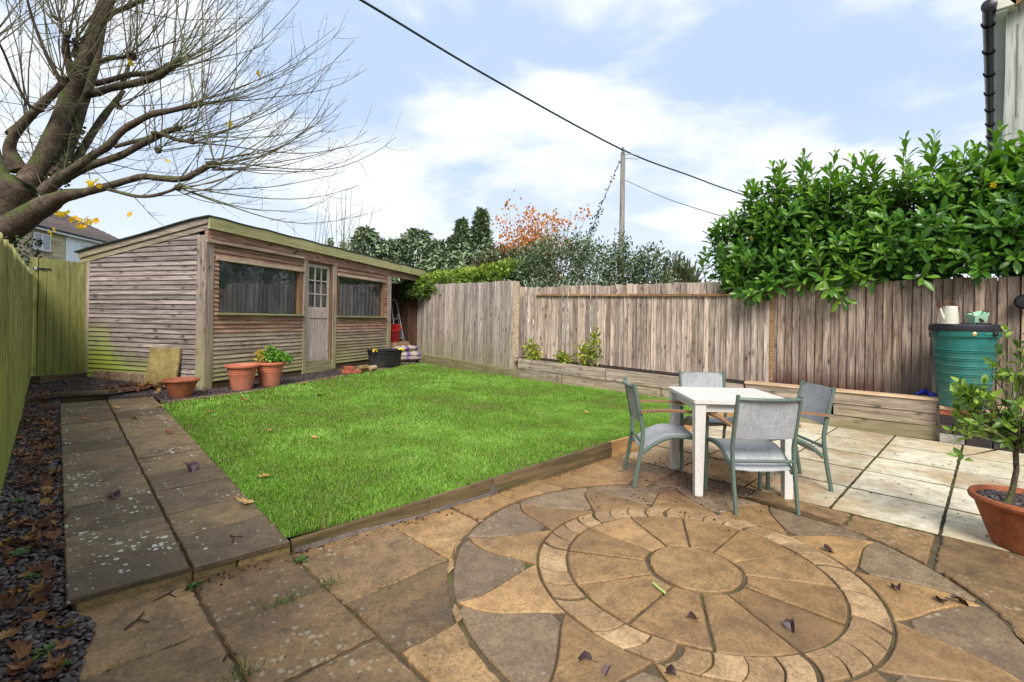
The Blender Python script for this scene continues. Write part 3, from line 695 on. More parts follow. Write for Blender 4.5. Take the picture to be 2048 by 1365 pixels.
bedz = lambda x, y: .003 if y < 2.92 else gz(y) - .050
chips('slate_chips', BED, 26000, bedz, (.018, .048), M['slate'], lift=.03)
chips('slate_chips', BED2, 9000, lambda x, y: gz(y) + .014, (.02, .045), M['slate'])
chips('slate_chips', [(1.27, 7.85), (1.71, 8.02), (2.41, 8.2), (3.6, 8.8), (4.7, 9.45), (4.6, 9.9), (2.2, 8.75), (1.9, 8.72), (1.45, 8.95), (.95, 8.8), (.9, 8.53), (1.28, 8.5)], 16000, lambda x, y: gz(y) - .004, (.02, .042), M['slate'])
# ------------------------------------------------------------------ fences
def feather(w, h, tl=.019, tr=.006, cut=0.0):
    """one feather-edge board: thick left edge lying on its neighbour's thin one"""
    return lambda: MB().hexa([(0, -.007, 0), (0, -.007 - tl, 0), (w, -tr, 0), (w, 0, 0)], [(0, -.007, h), (0, -.007 - tl, h), (w, -tr, h - cut), (w, 0, h - cut)])
def fence(name, label, A, B, z0, z1, pitch, mat, jit=.008, over=.965, first=0.0, tag_cat='fence', back='shade_backing'):
    t = thing(name, label, tag_cat, (A[0], A[1], 0))
    d = Vector((B[0] - A[0], B[1] - A[1], 0)); L_ = d.length; d.normalize(); ang = math.atan2(d.y, d.x)
    n = max(1, round(L_ / pitch)); s = first
    for i in range(n):
        f = (i + .5) / n; a = z0(f) + random.uniform(-.006, .006); b = z1(f) + random.gauss(0, jit)
        w = pitch * over * random.uniform(.96, 1.04); h = round(b - a, 2); wq = round(w, 3)
        me = shared(('board', mat.name, wq, h), feather(wq, h), mat)
        p = d * (i * L_ / n)
        o = link('board', me, t, (p.x, p.y, a), (random.gauss(0, .002), random.gauss(0, .0025), ang + random.gauss(0, .006)))
    zb = max(z0(0), z0(1)) + .03; zt = min(z1(0), z1(1)) - .03
    obj('shade_backing', MB().box(.01, L_ - .01, .002, .010, zb, zt), M['inner'], t, (0, 0, 0), (0, 0, ang))  # added dark sheet that gives the shadow lines between boards
    return t, d, ang, L_
# left fence, close to the camera
fl, d_, a_, L_ = fence('board_fence', 'long green algae-stained board fence along the slate bed', (-.25, .6), (-.005, 11.55), lambda f: .02 + .2 * f, lambda f: 1.775 + .24 * f, .125, M['fence_green'], .012)
for f in (.02, .25, .5, .75, .985):
    mb = MB().box(-.05, .05, .012, .11, .0, 1.86 + .22 * f, .006); p = d_ * (L_ * f)
    obj('post', mb, M['fence_green'], fl, (p.x, p.y, 0), (0, 0, a_))
for z in (.45, 1.55):
    mb = MB().box(0, L_, .012, .05, z, z + .07, .004); obj('rail', mb, M['fence_green'], fl, (0, 0, 0), (0, 0, a_))
# back panel beside the shed
fb, d_, a_, L_ = fence('back_fence', 'green close-boarded panel between the left fence and the shed', (-.02, 11.60), (.80, 11.72), lambda f: .27, lambda f: 2.31 - .035 * f, .105, M['fence_back'], .006)
for z in (.6, 1.9):
    mb = MB().box(0, L_, .012, .05, z, z + .07, .004); obj('rail', mb, M['fence_back'], fb, (0, 0, 0), (0, 0, a_))
mb = MB().box(.035, .26, -.045, -.026, 2.10, 2.125, .003); latch = obj('bolt', mb, M['black_plastic'], fb, (0, 0, 0), (0, 0, a_))
mb = MB().box(.05, .085, -.05, -.027, 2.09, 2.135, .003); obj('bolt_keeper', mb, M['alu'], fb, (0, 0, 0), (0, 0, a_))
mb = MB().box(.805, .865, -.02, .06, .2, 2.26, .004); obj('post', mb, M['fence_back'], fb, (0, 0, 0), (0, 0, a_))

# right fence, three runs
S0 = Vector((1.963, 8.80, 0)); SA = R(28)
def SW(s, t, z=0.0): return (S0.x + math.cos(SA) * s - math.sin(SA) * t, S0.y + math.sin(SA) * s + math.cos(SA) * t, z)
F1A, F1B = (8.13, 12.06), (7.33, 7.28)
f1, d_, a_, L_ = fence('tall_fence', 'tall silver-grey board fence from the shed to the planter', F1A, F1B, lambda f: .34 - .03 * f, lambda f: 2.34 - .14 * f, .101, M['fence_near'], .006)
mb = MB().box(L_, L_ + .022, -.02, .13, .28, 2.19, .003); obj('end_board', mb, M['trim'], f1, (0, 0, 0), (0, 0, a_))
for z in (.6, 1.9):
    mb = MB().box(0, L_ - .02, .012, .05, z, z + .08, .004); obj('rail', mb, M['fence_near'], f1, (0, 0, 0), (0, 0, a_))
mb = MB().hexa([(0, -.028, .17), (L_ - .05, -.028, .10), (L_ - .05, .01, .10), (0, .01, .17)], [(0, -.028, .345), (L_ - .05, -.028, .30), (L_ - .05, .01, .30), (0, .01, .345)])
obj('gravel_board', mb, M['gravel_board'], f1, (0, 0, 0), (0, 0, a_))
F2A, F2B = (7.665, 7.85), (8.075, 2.42)
f2, d_, a_, L_ = fence('middle_fence', 'grey-brown board fence with a capping rail behind the planter', F2A, F2B, lambda f: .42 - .06 * f, lambda f: 1.915 - .105 * f, .092, M['fence_mid'], .004)
for q0, q1, w in ((.90, 3.1, .016), (3.11, L_ + .02, .016)):
    mb = MB().hexa([(q0, -.055, 1.895 - .021 * q0), (q1, -.055, 1.895 - .021 * q1), (q1, .03, 1.895 - .021 * q1), (q0, .03, 1.895 - .021 * q0)],
                   [(q0, -.055, 1.935 - .021 * q0), (q1, -.055, 1.935 - .021 * q1), (q1, .03, 1.935 - .021 * q1), (q0, .03, 1.935 - .021 * q0)])
    obj('capping_rail', mb, M['rail'], f2, (0, 0, 0), (0, 0, a_))
nf, d_, a_, L_ = fence('neighbour_fence', 'tops of a second board fence showing over the capping rail', (7.87, 7.85), (8.24, 2.3), lambda f: .2, lambda f: 2.10 - .06 * f, .115, M['fence_mid'], .008)
F3A, F3B = (8.085, 2.43), (8.40, -2.3)
f3, d_, a_, L_ = fence('dark_fence', 'dark brown board fence under the laurel and behind the green butt', F3A, F3B, lambda f: .12, lambda f: 1.955 + .02 * f, .098, M['fence_dark'], .005)
mb = MB().box(-.01, .045, -.034, .02, .1, 1.93, .005); obj('post', mb, M['rail'], f3, (0, 0, 0), (0, 0, a_))
fit = MB().lathe([(.035, 0), (.075, .02), (.085, .06), (.06, .1), (.0, .105)], 20); fit.xf(Matrix.Translation((8.195, -.245, 1.66)) @ Matrix.Rotation(R(-90), 4, 'Y'))
tag(obj('wall_lamp', fit, M['black_plastic']), 'round black fitting on the dark fence above the potted tree', 'lamp')

# ------------------------------------------------------------------ sleeper planter, edgings
pl = thing('sleeper_planter', 'long raised planter of weathered sleepers along the fence', 'planter', (0, 0, 0))
SF = lambda y: 7.69 - (y - .46) * .0755              # front face of the sleepers
def sleeper(y0, y1, z0a, z1a, z0b, z1b, mat=None, th=.10, off=0.0, name='sleeper'):
    y0, y1 = max(y0, y1), min(y0, y1); xa, xb = SF(y0) + off, SF(y1) + off
    L = math.hypot(xb - xa, y1 - y0); ang = math.atan2(y1 - y0, xb - xa)
    e = .010
    mb = MB().hexa([(e, 0, z0a), (L - e, 0, z0b), (L - e, th, z0b), (e, th, z0a)], [(e, e, z1a), (L - e, e, z1b), (L - e, th - e, z1b), (e, th - e, z1a)])
    return obj(name, mb, mat or M['sleeper'], pl, (xa, y0, 0), (0, 0, ang))
bz = lambda y: max(-.04, .155 + (y - 7.0) * .034) - .03; tz = lambda y: .555 + (y - 7.0) * .0265
mz = lambda y: (bz(y) + tz(y)) * .5 + .01
for ys in ((7.02, 4.95), (4.95, 2.62)): sleeper(ys[0], ys[1], mz(ys[0]) + .004, tz(ys[0]), mz(ys[1]) + .004, tz(ys[1]), off=random.uniform(-.006, .006))
for ys in ((7.02, 5.9), (5.9, 3.9), (3.9, 2.62)): sleeper(ys[0], ys[1], bz(ys[0]), mz(ys[0]), bz(ys[1]), mz(ys[1]), off=random.uniform(-.006, .006))
for ys, za, zb in (((2.61, .46), .318, .464), ((2.61, 1.523), .161, .309), ((1.512, .46), .161, .309), ((2.61, .46), -.02, .152)): sleeper(ys[0], ys[1], za, zb, za, zb, off=random.uniform(-.004, .004))
sleeper(2.62, .44, .468, .497, .468, .497, M['cap'], .17, -.012, 'capping_board')
mb = MB().box(0, .04, 0, .34, -.02, .462, .004); obj('end_board', mb, M['sleeper'], pl, (SF(.46) + .012, .425, 0), (0, 0, 0))
mb = MB(); ys = np.linspace(7.2, .5, 24); tops = []
for y in ys: tops += [(SF(y) + .09, y, tz(max(y, 2.7)) - .02 if y > 2.62 else .44), (SF(y) + .62, y, (tz(max(y, 2.7)) if y > 2.62 else .44) + .015)]
mb.add(tops, [(2 * i, 2 * i + 1, 2 * i + 3, 2 * i + 2) for i in range(len(ys) - 1)]); obj('soil', mb, M['soil'], pl)
# low gravel-board kerb under the tall fence
kb = thing('sleeper_kerb', 'low mossy timber kerb between the lawn and the tall grey fence', 'edging', (0, 0, 0))
for (xa, ya, za), (xb, yb, zb) in (((7.98, 11.95, .21), (7.55, 9.4, .20)), ((7.548, 9.39, .20), (7.17, 7.05, .19))):
    L = math.hypot(xb - xa, yb - ya); ang = math.atan2(yb - ya, xb - xa)
    mb = MB().hexa([(0, 0, za - .2), (L, 0, zb - .2), (L, .1, zb - .2), (0, .1, za - .2)], [(0, .005, za + .12), (L, .005, zb + .12), (L, .1, zb + .12), (0, .1, za + .12)])
    obj('sleeper', mb, M['gravel_board'], kb, (xa, ya, 0), (0, 0, ang))
# lawn edging boards on the patio side
le = thing('lawn_edging', 'low timber boards holding the lawn above the patio', 'edging', (0, 0, 0))
EP = [(1.078, 2.845, .062), (1.98, 2.765, .096), (2.56, 2.735, .118), (4.10, 2.665, .158), (5.7, 2.66, .13), (7.55, 2.67, .09)]
for i, (a, b) in enumerate(zip(EP, EP[1:])):
    L = math.hypot(b[0] - a[0], b[1] - a[1]); ang = math.atan2(b[1] - a[1], b[0] - a[0]); th = .04
    mb = MB().hexa([(.003, 0, -.03), (L - .003, 0, -.03), (L - .003, th, -.03), (.003, th, -.03)], [(.003, .003, a[2]), (L - .003, .003, b[2]), (L - .003, th, b[2]), (.003, th, a[2])])
    obj('edging_board', mb, M['new_wood'] if i >= 3 else M['edging'], le, (a[0], a[1] + (.004 if i % 2 else 0), 0), (0, 0, ang))
M['mortar'] = stone('pinkish_mortar', [(.11, .085, .07), (.17, .135, .115), (.24, .195, .17)], .9)
# mortar smear along the foot of the boards
mb = MB(); pts = []
for i in range(60):
    t = i / 59; x = 1.09 + t * 1.5; y = 2.842 - (x - 1.08) * .073; hgt = .012 + .014 * vnoise(x, 0, 9, 3) + (.05 if .955 < t < .99 else 0)
    pts += [(x, y - .014 - .01 * vnoise(x, 3, 8, 4), .0), (x, y - .003, hgt)]
mb.add(pts, [(2 * i, 2 * i + 2, 2 * i + 3, 2 * i + 1) for i in range(59)]); obj('mortar_fillet', mb, M['mortar'], le)
# timber round the back slate bed
be = thing('bed_edging', 'dark timber edging round the slate bed by the shed gable', 'edging', (0, 0, 0))
for (xa, ya), (xb, yb), z0, z1, mt in (((-.10, 8.80), (.29, 9.02), .10, .27, 'edging'), ((.29, 9.02), (.80, 8.93), .12, .265, 'edging'), ((.80, 8.93), (1.40, 9.32), .14, .255, 'edging'),
                                      ((.10, 10.6), (.74, 11.12), .2, .34, 'edging'), ((.02, 10.55), (.12, 10.45), .2, .37, 'edging'), ((1.41, 9.33), (1.80, 9.14), .14, .235, 'edging')):
    L = math.hypot(xb - xa, yb - ya); ang = math.atan2(yb - ya, xb - xa)
    obj('edging_board', MB().box(0, L, 0, .045, z0, z1, .005), M[mt], be, (xa, ya, 0), (0, 0, ang))
sc = thing('scallop_edging', 'row of scalloped stone edging tiles at the foot of the shed gable', 'edging', (0, 0, 0))
for i in range(9):
    f = i / 9; x = .79 + .62 * f; y = 11.0 - 1.32 * f; w = .158
    poly = [(0, 0), (w, 0)] + [(w / 2 + w / 2 * math.cos(t * math.pi / 6), .13 + .035 * math.sin(t * math.pi / 6)) for t in range(7)]
    mb = MB().prism(poly, 0, .045); mb.xf(Matrix(((1, 0, 0, 0), (0, 0, -1, .02), (0, 1, 0, 0), (0, 0, 0, 1))))
    obj('edging_tile', mb, M['scallop'], sc, (x, y, .215 + random.uniform(-.006, .006)), (0, 0, math.atan2(-1.32, .62) + random.gauss(0, .03)))
# concrete kerb in front of the shed strip
kc = thing('path_kerb', 'thin flush stone kerb along the top of the lawn by the pots', 'edging', (0, 0, 0))
for (xa, ya), (xb, yb) in (((1.30, 7.86), (1.71, 7.99)), ((1.72, 7.99), (2.41, 8.13)), ((2.42, 8.135), (3.33, 8.57)), ((3.335, 8.575), (4.6, 9.27)), ((4.605, 9.275), (5.8, 9.74))):
    L = math.hypot(xb - xa, yb - ya); ang = math.atan2(yb - ya, xb - xa)
    obj('kerb_stone', MB().box(0, L - .01, 0, .14, -.1, gz(ya) + .008, .006), M['slab_path'], kc, (xa, ya, 0), (0, 0, ang))
# paved strip in front of the shed
sp = MB().hexa([(4.65, 9.42, .1), (6.9, 10.35, .1), (7.9, 11.75, .1), (4.7, 10.1, .1)], [(4.65, 9.42, gz(9.4) + .004), (6.9, 10.35, gz(10.3) + .004), (7.9, 11.75, gz(11.7)), (4.7, 10.1, gz(10.1) + .004)])
tag(obj('shed_paving', sp, M['slab_path']), kind='structure')

# ------------------------------------------------------------------ shed
sh = thing('shed', 'long weathered timber shed with two wide windows and a glazed door', 'shed', tuple(S0), SA)
RZ = lambda t: 2.70 - .168 * t            # underside of the barge along the gable
def clap(l0, l1, r0, r1, h, tb=.020, tt=.005):
    return MB().hexa([(l0, -.011, 0), (r0, -.011, 0), (r0, -.011 - tb, 0), (l0, -.011 - tb, 0)][::-1], [(l1, 0, h), (r1, 0, h), (r1, -tt, h), (l1, -tt, h)][::-1])
# gable: boards run from the back corner to the corner post
z = .26; pitch = .0795
while z < 2.60:
    h = pitch * 1.16
    tl0 = min(2.62, (2.74 - z) / .168); tl1 = min(2.62, (2.74 - z - h) / .168)
    if tl1 > .2:
        o = obj('cladding_board', clap(-tl0, -tl1, -.16, -.16, h), M['clad_gable'], sh, (.0, 0, z), (random.gauss(0, .004), random.gauss(0, .0012), R(-90)))
    z += pitch + random.gauss(0, .0015)
def front_run(x0, x1, z0, z1, mat_f, pitch=.071):
    n = round((z1 - z0) / pitch); p = (z1 - z0) / n
    for i in range(n):
        me = clap(0, 0, x1 - x0, x1 - x0, p * 1.16)
        obj('cladding_board', me, mat_f((i + .5) / n), sh, (x0, .0, z0 + i * p), (random.gauss(0, .004), random.gauss(0, .0012), 0))
lowmat = lambda f: M['clad_front'] if f > .70 else M['clad_low']
front_run(.10, 2.13, .30, 1.36, lowmat); front_run(.10, 2.13, 2.30, 2.53, lambda f: M['clad_front'])
front_run(.10, .20, 1.36, 2.30, lambda f: M['clad_front'])
front_run(3.16, 5.25, .34, 1.37, lowmat); front_run(3.16, 5.25, 2.31, 2.53, lambda f: M['clad_front'])
front_run(5.12, 5.25, 1.37, 2.31, lambda f: M['clad_front'])
for x0, x1, y0, y1, z0, z1 in ((-.05, .10, -.035, .16, .17, 2.62), (2.13, 2.245, -.04, .06, .20, 2.53), (3.045, 3.16, -.04, .06, .22, 2.53), (5.25, 5.42, -.04, .08, .24, 2.53)):
    obj('post', MB().box(0, x1 - x0, 0, y1 - y0, 0, z1 - z0, .006), M['shed_post'], sh, (x0, y0, z0))
obj('post', MB().box(0, .08, 0, .08, .0, 2.2, .005), M['shed_post'], sh, (-.03, 2.61, .2))
for x0, x1 in ((-.03, 2.19), (2.193, 4.6), (4.603, 7.05)):
    obj('beam', MB().box(0, x1 - x0, 0, .07, 0, .20, .004), M['shed_beam'], sh, (x0, -.045, 2.525 - .012 * x0), (0, .012, 0))
obj('beam_trim', MB().box(0, 2.16, 0, .03, 0, .045, .004), M['trim'], sh, (-.06, -.078, 2.505))
fa = MB().hexa([(-.07, -.125, 2.715), (7.18, -.125, 2.60), (7.18, -.095, 2.60), (-.07, -.095, 2.715)], [(-.07, -.125, 2.915), (7.18, -.125, 2.815), (7.18, -.095, 2.815), (-.07, -.095, 2.915)])
obj('fascia', fa, M['fascia'], sh)
# sloping barge boards on the gable
for off, dz0, dz1, th in ((-.062, .085, .195, .024), (-.036, -.005, .105, .024)):
    L = 2.95; sl = math.atan(.168)
    mb = MB().box(off, off + th, -.09, L - .09, dz0, dz1, .004); mb.xf(Matrix.Translation((0, 0, RZ(0))) @ Matrix.Rotation(-sl, 4, 'X'))
    obj('barge_board', mb, M['barge'], sh)
roof = MB(); nx, ny = 26, 10; vs = []
for k in (0, 1):
    for j in range(ny):
        for i in range(nx):
            x = -.10 + 7.32 * i / (nx - 1); t = -.135 + 3.02 * j / (ny - 1)
            vs.append((x, t, 2.905 - .0137 * x - .168 * max(t + .1, 0) + .008 * math.sin(i * 1.9 + j) + (.0 if k == 0 else .022) + (-.012 * (j == 0))))
fs = []
for j in range(ny - 1):
    for i in range(nx - 1):
        a = j * nx + i; fs.append((a, a + nx, a + nx + 1, a + 1)); b = nx * ny + a; fs.append((b, b + 1, b + nx + 1, b + nx))
def rim(l):
    for a, b in zip(l, l[1:]): fs.append((a, b, b + nx * ny, a + nx * ny))
rim(list(range(nx))); rim([j * nx for j in range(ny)][::-1]); rim([j * nx + nx - 1 for j in range(ny)]); rim(list(range((ny - 1) * nx, ny * nx))[::-1])
obj('roof', roof.add(vs, fs), M['felt'], sh)
# plinth, lining, floor, partitions
obj('plinth', MB().box(.10, 5.25, .0, .06, .12, .31, .004), M['edging'], sh)
lin = MB().box(.03, .05, .02, 2.6, .15, 2.42).box(.03, 7.0, 2.60, 2.63, .15, 2.30).box(5.33, 5.36, .02, 2.6, .15, 2.40).box(.05, 5.33, .03, 2.6, .24, .27)  # gable sheet added to stop light leaks; also back wall, partition, floor
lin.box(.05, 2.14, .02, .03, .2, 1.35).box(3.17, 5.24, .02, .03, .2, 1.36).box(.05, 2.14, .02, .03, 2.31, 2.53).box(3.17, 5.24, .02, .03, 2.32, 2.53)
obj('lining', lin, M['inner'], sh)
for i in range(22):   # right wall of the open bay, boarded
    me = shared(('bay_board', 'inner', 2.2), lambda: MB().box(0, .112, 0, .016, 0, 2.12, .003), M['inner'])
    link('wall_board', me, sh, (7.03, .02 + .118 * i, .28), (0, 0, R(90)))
obj('bay_floor', MB().box(5.37, 7.0, -.05, 2.6, .1, .262), M['slab_path'], sh)
# windows
def glassmat():
    m = bpy.data.materials.new('shed_glass'); m.use_nodes = True; nt = m.node_tree; nt.nodes.clear()
    P = worldpos(nt)[0]
    t = nd(nt, 'ShaderNodeBsdfTransparent', {'Color': (.70, .74, .76, 1)}); gl = nd(nt, 'ShaderNodeBsdfGlossy', {'Color': (.85, .9, .95, 1), 'Roughness': .04})
    df = nd(nt, 'ShaderNodeBsdfDiffuse', {'Color': (.3, .32, .33, 1)})
    fr = nd(nt, 'ShaderNodeFresnel', {'IOR': 1.5}); f = math_(nt, 'MULTIPLY_ADD', fr.outputs[0], 2.4, .05, clamp=True)
    a = nd(nt, 'ShaderNodeMixShader', {0: f, 1: t.outputs[0], 2: gl.outputs[0]})
    dirt = ramp(nt, noise(nt, P, 2.2, 6, .65), [(.42, .05), (.75, .20)])
    b2 = nd(nt, 'ShaderNodeMixShader', {0: dirt, 1: a.outputs[0], 2: df.outputs[0]})
    o = nd(nt, 'ShaderNodeOutputMaterial'); nt.links.new(b2.outputs[0], o.inputs['Surface']); return m
M['glass'] = glassmat()
def window(x0, x1, z0, z1, jr):
    w = obj('window', MB().box(x0, x1, .055, .061, z0, z1), M['glass'], sh)
    obj('window_head', MB().box(x0 - .06, x1 + .10, -.055, .06, z1 + .002, z1 + .06, .004), M['trim'], w)
    obj('window_sill', MB().box(x0 - .06, x1 + .12, -.085, .06, z0 - .045, z0 - .008, .004), M['sill'], w)
    obj('window_jamb', MB().box(x0 - .035, x0 - .001, -.02, .055, z0 - .006, z1, .003), M['door_frame'], w)
    obj('window_jamb', MB().box(x1 + .001, x1 + jr, -.02, .055, z0 - .006, z1, .003), M['door_frame'], w)
window(.20, 2.03, 1.41, 2.245, .09); window(3.25, 5.06, 1.40, 2.27, .05)
# door
dr = obj('door', MB().box(2.285, 2.345, .02, .06, .44, 2.45, .003).box(2.925, 2.985, .02, .06, .44, 2.45, .003), M['door'], sh)
obj('door_rail', MB().box(2.346, 2.924, .021, .059, 2.385, 2.449, .003), M['door'], dr); obj('door_rail', MB().box(2.346, 2.924, .021, .059, 1.46, 1.56, .003), M['door'], dr)
obj('door_rail', MB().box(2.346, 2.924, .016, .059, 1.33, 1.458, .003), M['door'], dr); obj('door_rail', MB().box(2.346, 2.924, .021, .059, .441, .53, .003), M['door'], dr)
for i in range(5): obj('door_plank', MB().box(2.347 + .1155 * i, 2.347 + .1155 * (i + 1) - .004, .030, .05, .531, 1.329, .004), M['door'], dr)
for x in (2.530, 2.722): obj('glazing_bar', MB().box(x, x + .026, .024, .056, 1.561, 2.384, .002), M['door'], dr)
for z in (1.822, 2.100):
    for x0, x1 in ((2.346, 2.529), (2.557, 2.721), (2.749, 2.924)): obj('glazing_bar', MB().box(x0, x1, .0245, .0555, z, z + .026, .002), M['door'], dr)
for x0, x1 in ((2.346, 2.529), (2.557, 2.721), (2.749, 2.924)):
    for z0, z1 in ((1.561, 1.821), (1.849, 2.099), (2.127, 2.384)): obj('pane', MB().box(x0, x1, .040, .044, z0, z1), M['glass'], dr)
for z in (.62, .95): obj('hinge', MB().box(2.93, 2.975, .012, .02, z, z + .05), M['alu'], dr)
obj('door_frame', MB().box(2.99, 3.044, -.02, .055, .43, 2.50, .003).box(2.246, 2.28, .0, .055, .43, 2.50, .003).box(2.247, 3.043, .0, .055, 2.455, 2.52, .003), M['door_frame'], sh)
obj('door_board', MB().box(2.25, 3.04, -.01, .04, .33, .435, .004), M['sill'], sh); obj('threshold', MB().box(2.25, 3.04, -.03, .05, .2, .325, .004), M['sill'], sh)
# things standing inside on the sills
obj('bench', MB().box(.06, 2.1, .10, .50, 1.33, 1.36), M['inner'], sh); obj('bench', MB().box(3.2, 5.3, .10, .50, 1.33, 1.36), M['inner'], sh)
def inshed(name, mb, mat, label, cat, s, t, z, rz=0.0):
    o = obj(name, mb, mat); o.location = SW(s, t, z); o.rotation_euler = (0, 0, SA + rz); return tag(o, label, cat)
inshed('cardboard_sheet', MB().box(0, .52, 0, .012, 0, .125), M['card'], 'pale strip of cardboard behind the left shed window', 'cardboard', .21, .11, 1.361)
tr = MB(); tr.lathe([(.03, 0), (.062, 0), (.062, .05), (.03, .05), (.03, 0)], 28, cap0=False); tr.xf(Matrix.Rotation(R(90), 4, 'X'))
inshed('tape_roll', tr, M['cream'], 'white roll of tape standing behind the left shed window', 'tape roll', 1.72, .17, 1.424, .35)
inshed('carton', MB().box(0, .10, 0, .06, 0, .2, .004), M['white_paint'], 'small white carton behind the right shed window', 'carton', 3.27, .12, 1.361)
inshed('carton', MB().box(0, .12, 0, .06, 0, .215, .004), plain('lime_card', (.22, .42, .05), .6), 'lime green carton beside the white one behind the shed window', 'carton', 3.385, .12, 1.361)
ij = MB().lathe([(.03, 0), (.035, .08), (.015, .11), (.012, .15)], 12); inshed('bottle', ij, M['cream'], 'small pale bottle at the right end of the right shed window', 'bottle', 4.92, .2, 1.361)
# ------------------------------------------------------------------ things round the shed
def gpos(x, y): return (x, y, gz(y))
# leaning paving slab
o = MB().box(-.31, .31, 0, .045, 0, .62, .006); o.xf(Matrix.Rotation(R(-9), 4, 'X'))
ls = obj('paving_slab', o, M['slab_yellow'], None, (1.455, 9.395, .21), (0, 0, R(-60)))
tag(ls, 'yellow concrete slab leaning on the shed gable', 'slab')
# terracotta pan
pan = MB().lathe([(r * .83, z) for r, z in [(.15, 0), (.16, .02), (.24, .20), (.255, .225), (.275, .23), (.28, .25), (.265, .262), (.245, .255), (.235, .22), (.15, .14), (.0, .13)]], 40)
tag(obj('bowl', pan, M['clay'], None, (1.535, 8.22, gz(8.2))), 'low wide terracotta bowl with a stained side by the shed corner', 'pot')
def plastic_pot(x, y, label):
    pr = [(.145, 0), (.15, .02), (.165, .12), (.192, .25), (.196, .258), (.191, .262), (.198, .283), (.202, .29), (.197, .295), (.205, .318), (.209, .325), (.203, .331), (.212, .355), (.240, .358), (.248, .375), (.246, .395), (.225, .40), (.218, .385), (.205, .33), (.0, .325)]
    t = thing('plastic_pot', label, 'pot', (x, y, gz(y)), 0, 'terracotta-coloured plastic pots by the shed')
    obj('pot_body', MB().lathe(pr[:-1], 44), M['plastic_pot'], t); obj('compost', MB().lathe([(.207, .33), (.1, .345), (.0, .35)], 24, cap0=False), M['soil'], t)
    return t
plastic_pot(2.385, 8.43, 'empty ribbed terracotta-coloured pot, in front of the planted one'); plastic_pot(2.86, 8.60, 'ribbed terracotta-coloured pot with a leafy green plant in it')
# black tub with rope-handle grips
tb = thing('black_tub', 'black oval plastic tub with yellow grips beside the shed', 'tub', (5.92, 10.13, gz(10.1)), R(-2))
pr = [(.36, 0), (.385, .02), (.41, .30), (.425, .31), (.425, .36), (.45, .37), (.45, .395), (.425, .40), (.40, .385), (.36, .06), (0, .05)]
obj('tub_body', MB().lathe(pr, 44, sy=.62), M['black_plastic'], tb)
for sx in (-1, 1):
    hb = MB().tube([(-.06, 0, -.02), (-.055, 0, .02), (.055, 0, .02), (.06, 0, -.02)], .022, 8); hb.xf(Matrix.Translation((.33 * sx - .05, -.235, .385)) @ Matrix.Rotation(R(25 * -sx), 4, 'Z'))
    obj('grip', hb, M['yellow'], tb)
# little pile of bricks and a log end
for i, (x, y, z, rz, m, lb) in enumerate([(4.60, 9.36, 0, -.3, 'brick_red', 'red brick lying lowest and nearest the door in the brick pile'), (4.66, 9.40, .072, -.22, 'brick_red', 'red brick on top of the brick pile'),
        (4.72, 9.53, 0, -.5, 'brick_red', 'red brick at the back of the brick pile'), (4.74, 9.26, .0, -.25, 'brick_red', 'red brick at the front of the brick pile'),
        (4.98, 9.50, .0, .5, 'brick_yellow', 'buff brick beside the red bricks'), (5.0, 9.42, .07, .35, 'brick_yellow', 'buff brick lying on another by the tub'), (5.14, 9.55, 0, .9, 'brick_yellow', 'buff brick on its end next to the log')]):
    b = MB().box(-.105, .105, -.05, .05, 0, .066, .006)
    tag(obj('loose_brick', b, M[m], None, (x, y, gz(y) + .004 + z), (random.gauss(0, .02), random.gauss(0, .02), rz)), lb, 'brick', 'bricks piled in front of the shed')
lg = MB().tube([(0, 0, 0), (.16, .06, 0)], .055, 16); tag(obj('log', lg, M['cap'], None, (5.20, 9.52, gz(9.5) + .058)), 'short pale log lying between the bricks and the tub', 'log')
# compost sacks
def sack(mat_side, squash=1.0):
    mb = MB(); nx, ny = 18, 12; top = []; bot = []
    for j in range(ny + 1):
        for i in range(nx + 1):
            u, v = i / nx * 2 - 1, j / ny * 2 - 1
            e = max(0, (1 - abs(u) ** 3.2)) ** .5 * max(0, (1 - abs(v) ** 3.0)) ** .5
            wob = .018 * math.sin(u * 7 + v * 3) + .014 * math.sin(v * 9 - u * 4)
            x = u * .37 * (1 - .06 * v * v); y = v * .24 * (1 - .08 * u * u)
            top.append((x, y, (.10 * e + wob * e) * squash + .08)); bot.append((x, y, -.07 * e * squash + .08))
    n = len(top); f = []
    for j in range(ny):
        for i in range(nx):
            a = j * (nx + 1) + i; f.append((a, a + 1, a + nx + 2, a + nx + 1)); f.append((n + a, n + a + nx + 1, n + a + nx + 2, n + a + 1))
    return mb.add(top + bot, f, True)
def sackmat(name, base, band):
    m, nt, b = newmat(name, .4, .45)
    v, rnd = objcoord(nt, rnd=False); s = nd(nt, 'ShaderNodeSeparateXYZ', {0: v})
    k = math_(nt, 'ABSOLUTE', math_(nt, 'ADD', s.outputs[0], math_(nt, 'MULTIPLY', s.outputs[1], .45)))
    col = mixc(nt, ramp(nt, k, [(.10, 0.), (.11, 1.), (.20, 1.), (.21, 0.)], 'CONSTANT'), base, band)
    col = mixc(nt, ramp(nt, noise(nt, v, 6, 5), [(.45, 0.), (.7, .5)]), col, (.3, .26, .22))
    nt.links.new(col, b.inputs['Base Color']); bump(nt, b, noise(nt, v, 9, 4), .5, .02); return m
M['sack'] = sackmat('compost_sack', (.40, .34, .28), (.13, .06, .28)); M['sack2'] = sackmat('old_sack', (.22, .17, .16), (.15, .10, .17))
